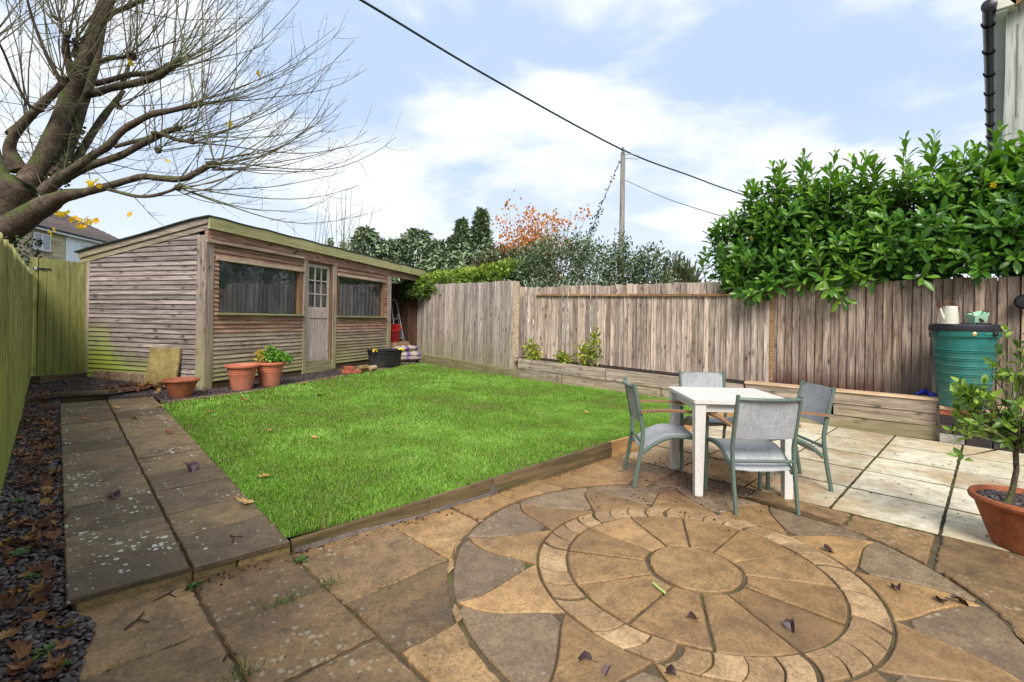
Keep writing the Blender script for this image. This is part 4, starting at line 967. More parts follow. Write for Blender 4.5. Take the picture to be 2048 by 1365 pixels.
for i, (x, y, z, rz, rx, m, lb) in enumerate([(6.93, 10.78, .0, -.2, 0, 'sack2', 'dusty grey-purple sack flat on the ground by the tub'), (6.96, 10.84, .10, -.05, 0, 'sack', 'cream and purple sack in the middle of the stack by the tub'), (6.9, 10.84, .21, .15, -.25, 'sack', 'cream and purple sack slumped on top of the stack')]):
    tag(obj('compost_sack', sack(None), M[m], None, (x, y, gz(y) + z), (rx, 0, rz)), lb, 'sack', 'sacks stacked beside the tub')
# open bay: box, ladder, broom, bucket
bx = MB().box(-.40, .40, -.25, .25, 0, .42, .006); o = tag(obj('cardboard_box', bx, M['card'], None, SW(6.15, .28, .263), (0, 0, SA)), 'low brown box at the mouth of the open store bay', 'box')
ld = thing('step_ladder', 'folded aluminium step ladder leaning in the open store bay', 'ladder', SW(6.48, .30, .69), SA)
A = lambda p0, p1, r=.018: MB().tube([p0, p1], r, 8)
obj('rail', A((-.20, 0, 0), (-.02, .30, 1.12)), M['alu'], ld); obj('rail', A((.24, 0, 0), (.30, .30, 1.12)), M['alu'], ld)
obj('top_loop', MB().tube([(-.02, .30, 1.12), (.02, .31, 1.18), (.13, .31, 1.2), (.25, .31, 1.18), (.30, .30, 1.12)], .018, 8), M['alu'], ld)
for f in (.08, .33, .58): obj('tread', MB().box(-.20 + .18 * f, .24 + .06 * f, .30 * f - .03, .30 * f + .05, 1.12 * f - .012, 1.12 * f + .012, .004), M['alu'], ld)
obj('prop_leg', A((-.12, .12, 0), (.02, .3, .8), .013), M['alu'], ld); obj('prop_leg', A((.34, .12, 0), (.33, .3, .8), .013), M['alu'], ld)
bp = MB().lathe([(.02, 0), (.13, .05), (.16, .2), (.13, .36), (.05, .43), (0, .44)], 16); tag(obj('bag', bp, M['navy'], None, SW(6.50, .66, 1.12)), 'dark bag hanging behind the ladder in the store bay', 'bag')
tag(obj('broom_handle', MB().tube([(0, 0, 0), (.10, .12, 1.35)], .02, 8), M['broom'], None, SW(6.30, .60, .263)), 'wooden broom handle standing in the store bay', 'broom')
rb = MB().lathe([(.15, 0), (.21, .42), (.225, .43), (.225, .46), (.205, .46), (.14, .03), (0, .03)], 24); tag(obj('bucket', rb, M['red_plastic'], None, SW(5.95, .20, .69), (R(20), R(-15), 0)), 'red bucket on the box in the store bay', 'bucket')
tag(obj('hose_coil', MB().tube([(.1 * math.cos(a), 0.0, .1 * math.sin(a)) for a in np.linspace(0, 6.2, 20)], .018, 8), M['cream'], None, SW(5.50, .10, .95), (0, 0, SA)), 'pale looped hose end beside the store bay post', 'hose')

# ------------------------------------------------------------------ water butt on its stand
st = thing('butt_stand', 'low stand of dark blocks and red bricks under the water butt', 'stand', (7.60, .44, 0))
obj('stand_board', MB().box(-.02, .56, -.72, .0, .385, .425, .006), M['cap'], st)
for r_, (z0, z1) in enumerate(((.0, .103), (.108, .21), (.215, .318))):
    off = .12 if r_ == 1 else 0.0; y = 0.0
    while y > -.70:
        w = .225 if (y < 0 or off == 0) else .12
        e = max(-.70, y - w + .006)
        m = M['slab_conc'] if (r_ == 0 and y == 0) else (M['block_dark'] if (r_ == 0 and -.4 < y < -.1) else M['block_dark'])
        obj('block', MB().box(0, .50, e, y - .004, z0, z1, .004), m, st); y = y - w
y = 0.0
for w in (.12, .21, .21, .16): obj('brick', MB().box(.002, .48, y - w + .005, y - .003, .322, .384, .004), M['brick_red'], st); y -= w
wb = thing('water_butt', 'tapered green plastic water butt with a black lid by the fence', 'water butt', (7.73, .24, .426))
pr = [(.275, 0), (.295, .01), (.302, .10), (.310, .105), (.312, .115)]
ribs = [.29, .385, .475, .565, .655]
for zr in ribs:
    rr = .312 + .075 * (zr - .115) / .7
    pr += [(rr - .002, zr - .020), (rr + .011, zr - .013), (rr + .011, zr - .006), (rr - .003, zr), (rr + .011, zr + .006), (rr + .011, zr + .013), (rr, zr + .020)]
pr += [(.385, .80), (.388, .815), (.418, .82), (.424, .83), (.424, .885), (.405, .89)]
pr = [(r * .735, z) for r, z in pr]
obj('butt_body', MB().lathe(pr, 56), M['green_plastic'], wb)
obj('lid', MB().lathe([(r * .735, z) for r, z in [(.405, .886), (.434, .887), (.440, .90), (.434, .945), (.41, .965), (.30, .972), (.0, .985)]], 56, cap0=False), M['lid'], wb)
ad = lambda a: Matrix.Rotation(R(a), 4, 'Z')
bk = MB().lathe([(.0, -.01), (.022, -.008), (.022, .006), (.012, .012), (.0, .014)], 20); bk.xf(Matrix.Translation((0, 0, .855)) @ ad(197) @ Matrix.Translation((.312, 0, 0)) @ Matrix.Rotation(R(90), 4, 'Y'))
obj('inlet_ring', bk, M['brass'], wb)
bk = MB().lathe([(.028, -.01), (.028, .02), (.02, .03), (.0, .032)], 16); bk.xf(Matrix.Translation((0, 0, .86)) @ ad(233) @ Matrix.Translation((.312, 0, 0)) @ Matrix.Rotation(R(90), 4, 'Y')); obj('plug', bk, M['black_plastic'], wb)
tp = MB().tube([(.30, 0, 0), (.38, 0, 0), (.38, 0, -.05)], .016, 10).tube([(.35, 0, .0), (.35, 0, .04)], .008, 8).tube([(.35, -.04, .04), (.35, .04, .04)], .008, 8); tp.xf(Matrix.Translation((0, 0, .86)) @ ad(132)); obj('tap', tp, M['black_plastic'], wb)
tp = MB().tube([(.20, 0, 0), (.28, 0, 0), (.29, 0, -.04)], .018, 10).box(.25, .265, -.035, .035, .02, .04); tp.xf(Matrix.Translation((0, 0, .075)) @ ad(222)); obj('tap', tp, M['black_plastic'], wb)
hd = MB().box(-.07, .07, -.02, .02, -.012, .01, .005); hd.xf(ad(215) @ Matrix.Translation((.28, 0, .975)) @ ad(90)); obj('lid_clip', hd, M['lid'], wb)
for a0 in (222, 244):   # moulded brackets either side of the plug
    w_ = MB().tube([(.313 * math.cos(R(a)), .313 * math.sin(R(a)), .855 + .006 * math.sin((a - a0) * .5)) for a in range(a0 - 10, a0 + 11, 2)], .008, 6); obj('moulding', w_, M['green_plastic'], wb)
ZL = 1.402
wc = thing('watering_can', 'cream enamel watering can with aged copper handles on the butt lid', 'watering can', (7.50, .355, ZL - .012), R(-45))
wc.scale = (.76, .76, 1.0)
obj('can_body', MB().lathe([(.102, 0), (.105, .006), (.088, .19), (.09, .2), (.086, .205), (.082, .19), (.08, .12), (0, .11)], 36), M['cream'], wc)
obj('spout', MB().tube([(-.09, 0, .06), (-.13, 0, .13), (-.155, 0, .195)], [.018, .014, .012], 12), M['cream'], wc)
obj('rose', MB().tube([(-.15, 0, .185), (-.165, 0, .215), (-.185, 0, .235)], [.014, .022, .036], 14), M['copper'], wc)
obj('handle', MB().tube([(-.085, 0, .19), (-.088, 0, .245), (-.05, 0, .272), (.02, 0, .265), (.075, 0, .235), (.09, 0, .2)], .008, 8), M['copper'], wc)
obj('handle', MB().tube([(.086, 0, .2), (.12, 0, .215), (.135, 0, .19), (.125, 0, .14), (.093, 0, .08), (.08, -.03, .07)], .011, 8), M['copper'], wc)
mp_ = thing('tin_planter', 'small mint green tin planter with dark handles on the butt lid', 'tin planter', (7.71, .135, ZL + .004), R(-40))
mp_.scale = (.82, .82, 1.0)
tin = MB().hexa([(-.085, -.05, 0), (.085, -.05, 0), (.085, .05, 0), (-.085, .05, 0)], [(-.11, -.07, .115), (.11, -.07, .115), (.11, .07, .115), (-.11, .07, .115)]); tin.xf(Matrix.Rotation(R(10), 4, 'X') @ Matrix.Rotation(R(-10), 4, 'Y'))
obj('tin_body', tin, M['mint'], mp_); 
obj('handle', MB().tube([(.105, -.05, .10), (.115, -.03, .14), (.115, .03, .14), (.105, .05, .11)], .007, 8), M['copper'], mp_); obj('handle', MB().tube([(-.105, -.05, .08), (-.115, -.03, .12), (-.115, .03, .12), (-.105, .05, .09)], .007, 8), M['copper'], mp_)
obj('band', MB().tube([(-.05, -.078, .05), (.02, -.073, .02)], .012, 6), M['copper'], mp_); obj('handle', MB().tube([(-.03, -.08, .10), (-.03, -.11, .13), (.05, -.11, .14), (.05, -.075, .11)], .006, 8), M['copper'], mp_)
bl_ = MB()
for k in range(5): bl_.tube([(.0 + .02 * k, -.10, .0 + .02 * (k % 2)), (.03 - .01 * k, 0, .045 + .012 * (k % 3)), (.0 + .015 * k, .08, .01)], .022, 8)
tag(obj('blue_sheet', bl_, M['blue'], None, (7.90, .60, .49)), 'scrap of crumpled blue sheeting tucked beside the water butt', 'sheeting')

# ------------------------------------------------------------------ table and chairs
def tablemat():
    m, nt, b = newmat('off_white_table', 0.42, 0.4)
    v, _ = objcoord(nt, (2.2, 40, 40), rnd=False); v2, _ = objcoord(nt, rnd=False)
    s = noise(nt, v, 1.0, 5, .6); n_ = noise(nt, v2, 5, 5)
    col = mixc(nt, ramp(nt, s, [(.4, 0.), (.62, 1.)]), (.66, .64, .60), (.58, .56, .52)); col = mixc(nt, ramp(nt, n_, [(.5, 0.), (.75, .25)]), col, (.48, .46, .42))
    nt.links.new(col, b.inputs['Base Color']); bump(nt, b, s, .15, .002); return m
M['table'] = tablemat()
TB = (4.216, 1.605)
tbl = thing('garden_table', 'square off-white garden table with four chunky legs', 'table', (TB[0], TB[1], .001), R(41.5))
rp_ = []
for cx_, cy_, a0 in ((.37, .37, 0), (-.37, .37, 90), (-.37, -.37, 180), (.37, -.37, 270)): rp_ += [(cx_ + .025 * math.cos(R(a0 + t * 22.5)), cy_ + .025 * math.sin(R(a0 + t * 22.5))) for t in range(5)]
obj('tabletop', MB().prism(rp_, .728, .755), M['table'], tbl)
for sx, sy, lx, ly in ((0, -1, .305, .03), (0, 1, .305, .03)):
    obj('apron', MB().box(-.30, .30, sy * .335 - .012, sy * .335 + .012, .655, .727, .004), M['table'], tbl)
    obj('apron', MB().box(sy * .335 - .012, sy * .335 + .012, -.30, .30, .655, .727, .004), M['table'], tbl)
for sx in (-1, 1):
    for sy in (-1, 1):
        lg_ = MB().hexa([(-.030, -.030, 0), (.030, -.030, 0), (.030, .030, 0), (-.030, .030, 0)], [(-.042, -.042, .727), (.042, -.042, .727), (.042, .042, .727), (-.042, .042, .727)])
        obj('leg', lg_, M['table'], tbl, (sx * .340, sy * .340, 0))
def fabricmat():
    m, nt, b = newmat('grey_sling_fabric', 0.75, 0.2)
    v, _ = objcoord(nt, rnd=False)
    a, _ = objcoord(nt, (260, 12, 12), rnd=False); c_, _ = objcoord(nt, (12, 260, 260), rnd=False)
    w = math_(nt, 'ADD', math_(nt, 'MULTIPLY', noise(nt, a, 1, 3), .5), math_(nt, 'MULTIPLY', noise(nt, c_, 1, 3), .5))
    col = ramp(nt, w, [(.36, (.27, .275, .285)), (.5, (.41, .425, .44)), (.64, (.55, .565, .585))])
    col = mixc(nt, ramp(nt, noise(nt, v, 4, 4), [(.4, .0), (.7, .35)]), col, (.2, .19, .2))
    nt.links.new(col, b.inputs['Base Color']); bump(nt, b, w, .3, .002)
    tr = nd(nt, 'ShaderNodeBsdfTransparent'); ms = nd(nt, 'ShaderNodeMixShader', {0: .15, 1: b.outputs[0], 2: tr.outputs[0]}); nt.links.new(ms.outputs[0], nt.nodes['Material Output'].inputs['Surface'])
    return m
M['fabric'] = fabricmat()
def make_chair(label):
    t = thing('garden_chair', label, 'chair', (0, 0, 0), 0, 'sage-framed garden chairs round the table')
    seat_z = lambda y: .435 - 1.1 * max(0, .08 - y) ** 2 * 1.6 - .25 * max(0, y - .12) ** 2 * 4
    for s in (-1, 1):
        x = s * .225
        obj('rear_leg', MB().tube([(x, -.275, 0), (x, -.235, .22), (x, -.212, .37), (x, -.208, .46), (x, -.235, .62), (x, -.285, .85)], [.0165, .0175, .018, .018, .018, .016], 10, flat=.85), M['frame'], t)
        obj('front_leg', MB().tube([(x, .235, 0), (x, .232, .43), (x, .228, .60)], .0165, 10), M['frame'], t)
        obj('seat_rail', MB().tube([(x * .97, y, seat_z(y) - .012) for y in np.linspace(-.21, .235, 12)], .014, 8, flat=1.2), M['frame'], t)
        ar = MB(); n = 9; pts = []
        for i in range(n):
            f = i / (n - 1); y = -.235 + .50 * f; z = .612 + .018 * math.sin(f * math.pi)
            pts += [(x * 1.05 - .024, y, z), (x * 1.05 + .024, y, z), (x * 1.05 + .024, y, z + .018), (x * 1.05 - .024, y, z + .018)]
        fs = [(3, 2, 1, 0), tuple(4 * (n - 1) + k for k in range(4))]
        for i in range(n - 1):
            for k in range(4): a = 4 * i + k; b = 4 * i + (k + 1) % 4; fs.append((a, b, b + 4, a + 4))
        obj('armrest', ar.add(pts, fs), M['arm'], t)
    def sheetm(rows, thick, nrm):
        mb = MB(); n = len(rows); m_ = len(rows[0]); v = [p for r in rows for p in r] + [(p[0] + nrm[0] * thick, p[1] + nrm[1] * thick, p[2] + nrm[2] * thick) for r in rows for p in r]; f = []
        for i in range(n - 1):
            for j in range(m_ - 1): a = i * m_ + j; f.append((a, a + 1, a + m_ + 1, a + m_)); b = n * m_ + a; f.append((b, b + m_, b + m_ + 1, b + 1))
        N_ = n * m_
        for i in range(n - 1):
            for j in (0, m_ - 1): a = i * m_ + j; f.append((a, a + m_, a + m_ + N_, a + N_))
        for j in range(m_ - 1):
            for i in (0, n - 1): a = i * m_ + j; f.append((a, a + 1, a + 1 + N_, a + N_))
        return mb.add(v, f, True)
    obj('seat', sheetm([[(x, y, seat_z(y) + .004 - .012 * (1 - (x / .205) ** 2)) for x in np.linspace(-.212, .212, 7)] for y in np.linspace(-.20, .24, 12)], .005, (0, 0, -1)), M['fabric'], t)
    obj('backrest', sheetm([[(x, -.226 - .060 * f - .022 * (1 - (x / .21) ** 2), .53 + .30 * f) for x in np.linspace(-.214, .214, 9)] for f in np.linspace(0, 1, 8)], .005, (0, 1, 0)), M['fabric'], t)
    obj('top_rail', MB().tube([(x, -.284 - .038 * (1 - (x / .225) ** 2), .822) for x in np.linspace(-.222, .222, 11)], .0135, 8), M['frame'], t)
    obj('stretcher', MB().tube([(-.222, -.212, .362), (.222, -.212, .362)], .013, 8), M['frame'], t); obj('stretcher', MB().tube([(-.222, .232, .405), (.222, .232, .405)], .013, 8), M['frame'], t)
    return t
ch = make_chair('sage-framed sling chair nearest the circle, its back to the viewer')
def put_chair(c, rear, face):
    f = Vector((face[0], face[1], 0)).normalized(); p = Vector((rear[0], rear[1], 0)) + f * .265
    c.location = (p.x, p.y, .001); c.rotation_euler = (0, 0, math.atan2(f.y, f.x) - math.pi / 2)
put_chair(ch, (3.727, 1.13), (.69, .72))
for rear, face, lb in (((3.695, 2.215), (.66, -.75), 'sage-framed sling chair on the lawn side of the table'), ((4.79, 1.08), (-.68, .73), 'sage-framed sling chair on the planter side of the table, by the white paving'), ((5.0, 2.16), (-.745, -.667), 'sage-framed sling chair behind the table with only its back and seat showing')):
    c = copy_tree(ch); c['label'] = lb; put_chair(c, rear, face)

# ------------------------------------------------------------------ spiral plant supports
for i, (x, y, zt, tw) in enumerate([(7.40, 7.02, 2.16, 0), (7.43, 6.87, 2.18, 1), (7.52, 6.10, 2.08, 2), (7.54, 5.98, 2.13, 3), (7.57, 5.47, 2.10, 4), (7.55, 5.28, 2.28, 5)]):
    lb = ['loosely coiled wire plant spiral, leaning, beside the end of the tall fence', 'wire plant spiral just right of the leaning one by the tall fence', 'wire plant spiral over the smallest yellow shrub, its left one', 'wire plant spiral over the smallest yellow shrub, its right one', 'wire plant spiral left of the tallest yellow shrub shoot', 'tallest wire plant spiral, over the tallest yellow shrub'][i]
    zb = .48; n = 90; ln = (.10, .06, 0.0, 0.0, .01, 0.0)[i]
    pts = [(x + .016 * math.cos(k * .52 + tw), y + .016 * math.sin(k * .52 + tw) - ln * 2.2 * (1 - k / n) ** 1.3, zb + (zt - zb) * k / n) for k in range(n + 1)]
    tag(obj('plant_spiral', MB().tube(pts, .0042, 5), M['wire']), lb, 'plant support', 'wire spirals in the planter')

# ------------------------------------------------------------------ telegraph pole, cables, bird
tp_ = thing('telegraph_pole', 'weathered grey telegraph pole rising behind the shrubs', 'telegraph pole', (16.46, 10.41, 0))
obj('shaft', MB().tube([(.0, .0, 0), (.0, .0, 4), (0.0, 0.0, 8.02)], [.125, .108, .088], 14), M['pole'], tp_)
for z0, a in ((7.95, 0.0), (7.80, .05)): obj('bracket', MB().tube([(.06, -.06, z0), (.3, -.3, z0 + .02), (.36, -.36, z0 - .03), (.44, -.44, z0 + .01)], .018, 6), M['alu'], tp_)
bd = thing('bird', 'grey bird perched on top of the telegraph pole', 'bird', (16.46, 10.41, 8.03), R(40))
bm_ = MB().tube([(-.20, 0, .0), (-.12, 0, .03), (-.05, 0, .075), (.03, 0, .12), (.075, 0, .17), (.10, 0, .215), (.125, 0, .235), (.15, 0, .228)], [.008, .03, .062, .07, .052, .038, .034, .008], 12)
obj('bird_body', bm_, M['bird'], bd); obj('beak', MB().tube([(.145, 0, .232), (.185, 0, .222)], [.012, .002], 6), M['black_plastic'], bd)
for s in (-1, 1): obj('foot', MB().tube([(.0, s * .025, .06), (.01, s * .025, .0)], .006, 5), M['black_plastic'], bd)
def spline(pts, n=60):
    P = [Vector(p) for p in pts]; P = [P[0] * 2 - P[1]] + P + [P[-1] * 2 - P[-2]]; out = []
    for i in range(1, len(P) - 2):
        for k in range(n // (len(P) - 3)):
            t = k / (n // (len(P) - 3)); a, b, c, d = P[i - 1:i + 3]
            out.append(.5 * ((2 * b) + (c - a) * t + (2 * a - 5 * b + 4 * c - d) * t * t + (3 * b - a - 3 * c + d) * t ** 3))
    return out + [P[-2]]
tag(obj('power_cable', MB().tube(spline([(3.22, 9.51, 8.11), (5.24, 10.31, 8.62), (9.9, 11.03, 8.8), (16.36, 10.37, 8.1), (21.23, 9.88, 8.07), (25.46, 9.19, 7.95), (36.04, 6.39, 7.3)]), .030, 6), M['cable']), 'thick dark overhead cable crossing the sky past the pole', 'cable')
tag(obj('phone_wire', MB().tube(spline([(16.54, 10.33, 6.93), (15.79, 8.25, 5.75), (15.2, 6.72, 5.0), (14.61, 5.61, 4.47), (13.19, 3.79, 3.48)]), .012, 5), M['cable_thin']), 'thin grey wire from the pole down into the laurel', 'wire')
sw_ = thing('stay_wire', 'slanting stay wire of the pole grown over with ivy', 'stay wire', (0, 0, 0))
stp = spline([(16.38, 10.49, 7.7), (15.34, 10.4, 6.23), (14.22, 10.25, 4.6), (13.2, 10.3, 2.8)], 30)
obj('wire', MB().tube(stp, .013, 5), M['cable_thin'], sw_)

# ------------------------------------------------------------------ houses
h = thing('stone_house', 'far semi-detached house, half stone, half white, with a brown tiled roof', 'house', (-.067, 38.25, 0), math.atan2(math.cos(R(35)), math.sin(R(35))))
# local x runs along the facade away from the viewer, local -y faces the garden side
M['slab_house'] = stone('bath_stone', [(.48, .38, .24), (.60, .49, .32), (.68, .58, .41)], .9)
obj('stone_wall', MB().box(-3.0, 2.675, 0, .3, 0, 6.12), M['slab_conc'], h)
for r_ in range(9):
    x = -3.0 + (.4 if r_ % 2 else 0)
    while x < 2.65:
        w = random.choice([.45, .6, .75]); e = min(x + w, 2.67); z0 = 4.0 + r_ * .235
        if not (.05 < (x + e) / 2 < 1.5 and 4.9 < z0 + .1 < 5.9):
            obj('wall_stone', MB().box(x, e - .012, -.02, .0, z0, z0 + .222, .004), M['slab_house'], h)
        x = e
obj('white_wall', MB().box(2.68, 9.6, -.03, .3, 0, 6.12), M['render_white'], h)
def hwin(x0, x1, z0, z1, y):
    w = obj('window', MB().box(x0, x1, y - .045, y - .035, z0, z1), M['glass'], h)
    fr = MB().box(x0 - .06, x0, y - .07, y, z0 - .06, z1 + .06).box(x1, x1 + .06, y - .07, y, z0 - .06, z1 + .06).box(x0, x1, y - .07, y, z1, z1 + .06).box(x0, x1, y - .07, y, z0 - .06, z0).box((x0 + x1) / 2 - .05, (x0 + x1) / 2 + .05, y - .068, y, z0, z1)
    obj('window_frame', fr, M['white_paint'], w); obj('curtain', MB().box(x0, x1, y - .02, y - .012, z0, z1), M['render_white'], w)
    obj('window_sill', MB().box(x0 - .15, x1 + .15, y - .14, y, z0 - .16, z0 - .065), M['slab_conc'], w)
hwin(.22, 1.33, 5.0, 5.85, -.005); hwin(4.15, 5.1, 5.0, 5.80, -.035)
obj('vent', MB().box(3.5, 3.66, -.05, -.03, 5.86, 5.98), M['cream'], h)
obj('fascia', MB().box(-3.2, 9.8, -.34, -.28, 6.06, 6.22), M['white_paint'], h); obj('gutter', MB().tube([(-3.2, -.40, 6.24), (9.9, -.40, 6.24)], .07, 8), M['gutter'], h)
rf = obj('roof', MB().add([(-3.3, -.4, 6.25), (9.9, -.4, 6.25), (9.9, 8, 6.25), (-3.3, 8, 6.25), (-3.3, 3.8, 8.75), (5.9, 3.8, 8.75)], [(0, 1, 5, 4), (1, 2, 5), (2, 3, 4, 5), (3, 0, 4), (3, 2, 1, 0)]), M['tile_roof'], h)
sl = math.atan2(2.5, 4.2); Ls = math.hypot(2.5, 4.2)
for r_ in range(17):   # courses of tiles on the slope that faces the garden
    f = r_ / 17; xe = 9.9 - 4.0 * f; zc = 6.25 + 2.5 * f; yc = -.4 + 4.2 * f; x = -3.3
    me_row = MB()
    while x < xe - .1:
        w = .33; me_row.box(x, min(x + w - .012, xe), 0, Ls / 17 + .03, 0, .028 + random.uniform(0, .012)); x += w
    o = obj('tile_course', me_row, M['tile_roof'], h, (0, yc, zc + .01), (sl + .03, 0, 0)); tag(o, kind='stuff')
chm = obj('chimney', MB().box(1.1, 2.0, 3.3, 4.2, 7.2, 9.7), M['chimney'], h); obj('chimney_pot', MB().lathe([(.13, 0), (.11, .4)], 12, (1.4, 3.75, 9.7)), M['clay'], chm)
# neighbour's house on the right: gable corner, eaves gutter seen from below
nh = thing('pale_house', 'pale-walled house edge with a black gutter at the top right', 'house', (9.35, -.075, 0))
obj('gable_wall', MB().box(0, .3, -6, 0, 0, 6.6), M['soffit'], nh); obj('side_wall', MB().box(.3, 9, -.3, -.012, 0, 5.6), M['render_white'], nh)
for y in (-.115, ): obj('seam_strip', MB().box(-.012, -.0, y - .006, y + .006, 4.2, 5.45), M['slab_conc'], nh)
obj('wall_band', MB().box(-.014, 0, -6, -.12, 3.9, 3.915), M['slab_conc'], nh)
obj('soffit', MB().box(-.16, 9, -.01, .10, 5.60, 5.63), M['white_paint'], nh); obj('eaves_box', MB().box(-.20, -.02, -.10, .10, 5.63, 5.95, .01), M['cream'], nh)
gt = MB(); gp = []
for i, x in enumerate((-.25, 9.0)):
    gp += [(x, .165 + .072 * math.cos(R(180 + 20 * k)), 5.70 + .072 * math.sin(R(180 + 20 * k))) for k in range(10)]
gt.add(gp, [(k, k + 1, k + 11, k + 10) for k in range(9)] + [tuple(range(10))], True); obj('gutter', gt, M['gutter'], nh)
for i in range(8): obj('gutter_bracket', MB().tube([(.25 + .95 * i, .165 + .08 * math.cos(R(170 + 20 * k)), 5.70 + .08 * math.sin(R(170 + 20 * k))) for k in range(11)], .011, 5), M['gutter'], nh)
obj('stop_end', MB().lathe([(.0, -.02), (.06, -.012), (.082, 0), (.082, .05)], 20, cap0=False).xf(Matrix.Translation((-.27, .165, 5.70)) @ Matrix.Rotation(R(90), 4, 'Y')), M['gutter'], nh)
br = MB().box(-.20, -.155, -4.2, -.02, -.02, .2, .004); br.xf(Matrix.Translation((0, -.06, 5.62)) @ Matrix.Rotation(R(-32), 4, 'X')); obj('barge_board', br, M['rail'], nh)
obj('roof', MB().add([(-.22, .1, 5.98), (9, .1, 5.98), (9, -4.5, 8.9), (-.22, -4.5, 8.9), (-.22, .1, 5.93), (9, .1, 5.93), (9, -4.5, 8.85), (-.22, -4.5, 8.85)], [(0, 1, 2, 3), (7, 6, 5, 4), (0, 4, 5, 1), (1, 5, 6, 2), (2, 6, 7, 3), (3, 7, 4, 0)]), M['tile_roof'], nh)
# aerials on roofs beyond
for x, y, z, lb in ((14.42, 42.1, 9.4, 'television aerial on a thin mast above the middle of the shed roof'), (10.7, 45.9, 9.3, 'television aerial just above the shed roof near its front corner')):
    am = MB().tube([(0, 0, -8), (0, 0, 0)], .045, 6).tube([(-.45, .45, -.1), (.5, -.5, .06)], .035, 5)
    for k in range(5): am.tube([(-.4 + .2 * k - .12, .4 - .2 * k - .12, -.08 + .03 * k), (-.4 + .2 * k + .12, .4 - .2 * k + .12, -.08 + .03 * k)], .02, 4)
    tag(obj('aerial', am, M['alu'], None, (x, y, z)), lb, 'aerial')
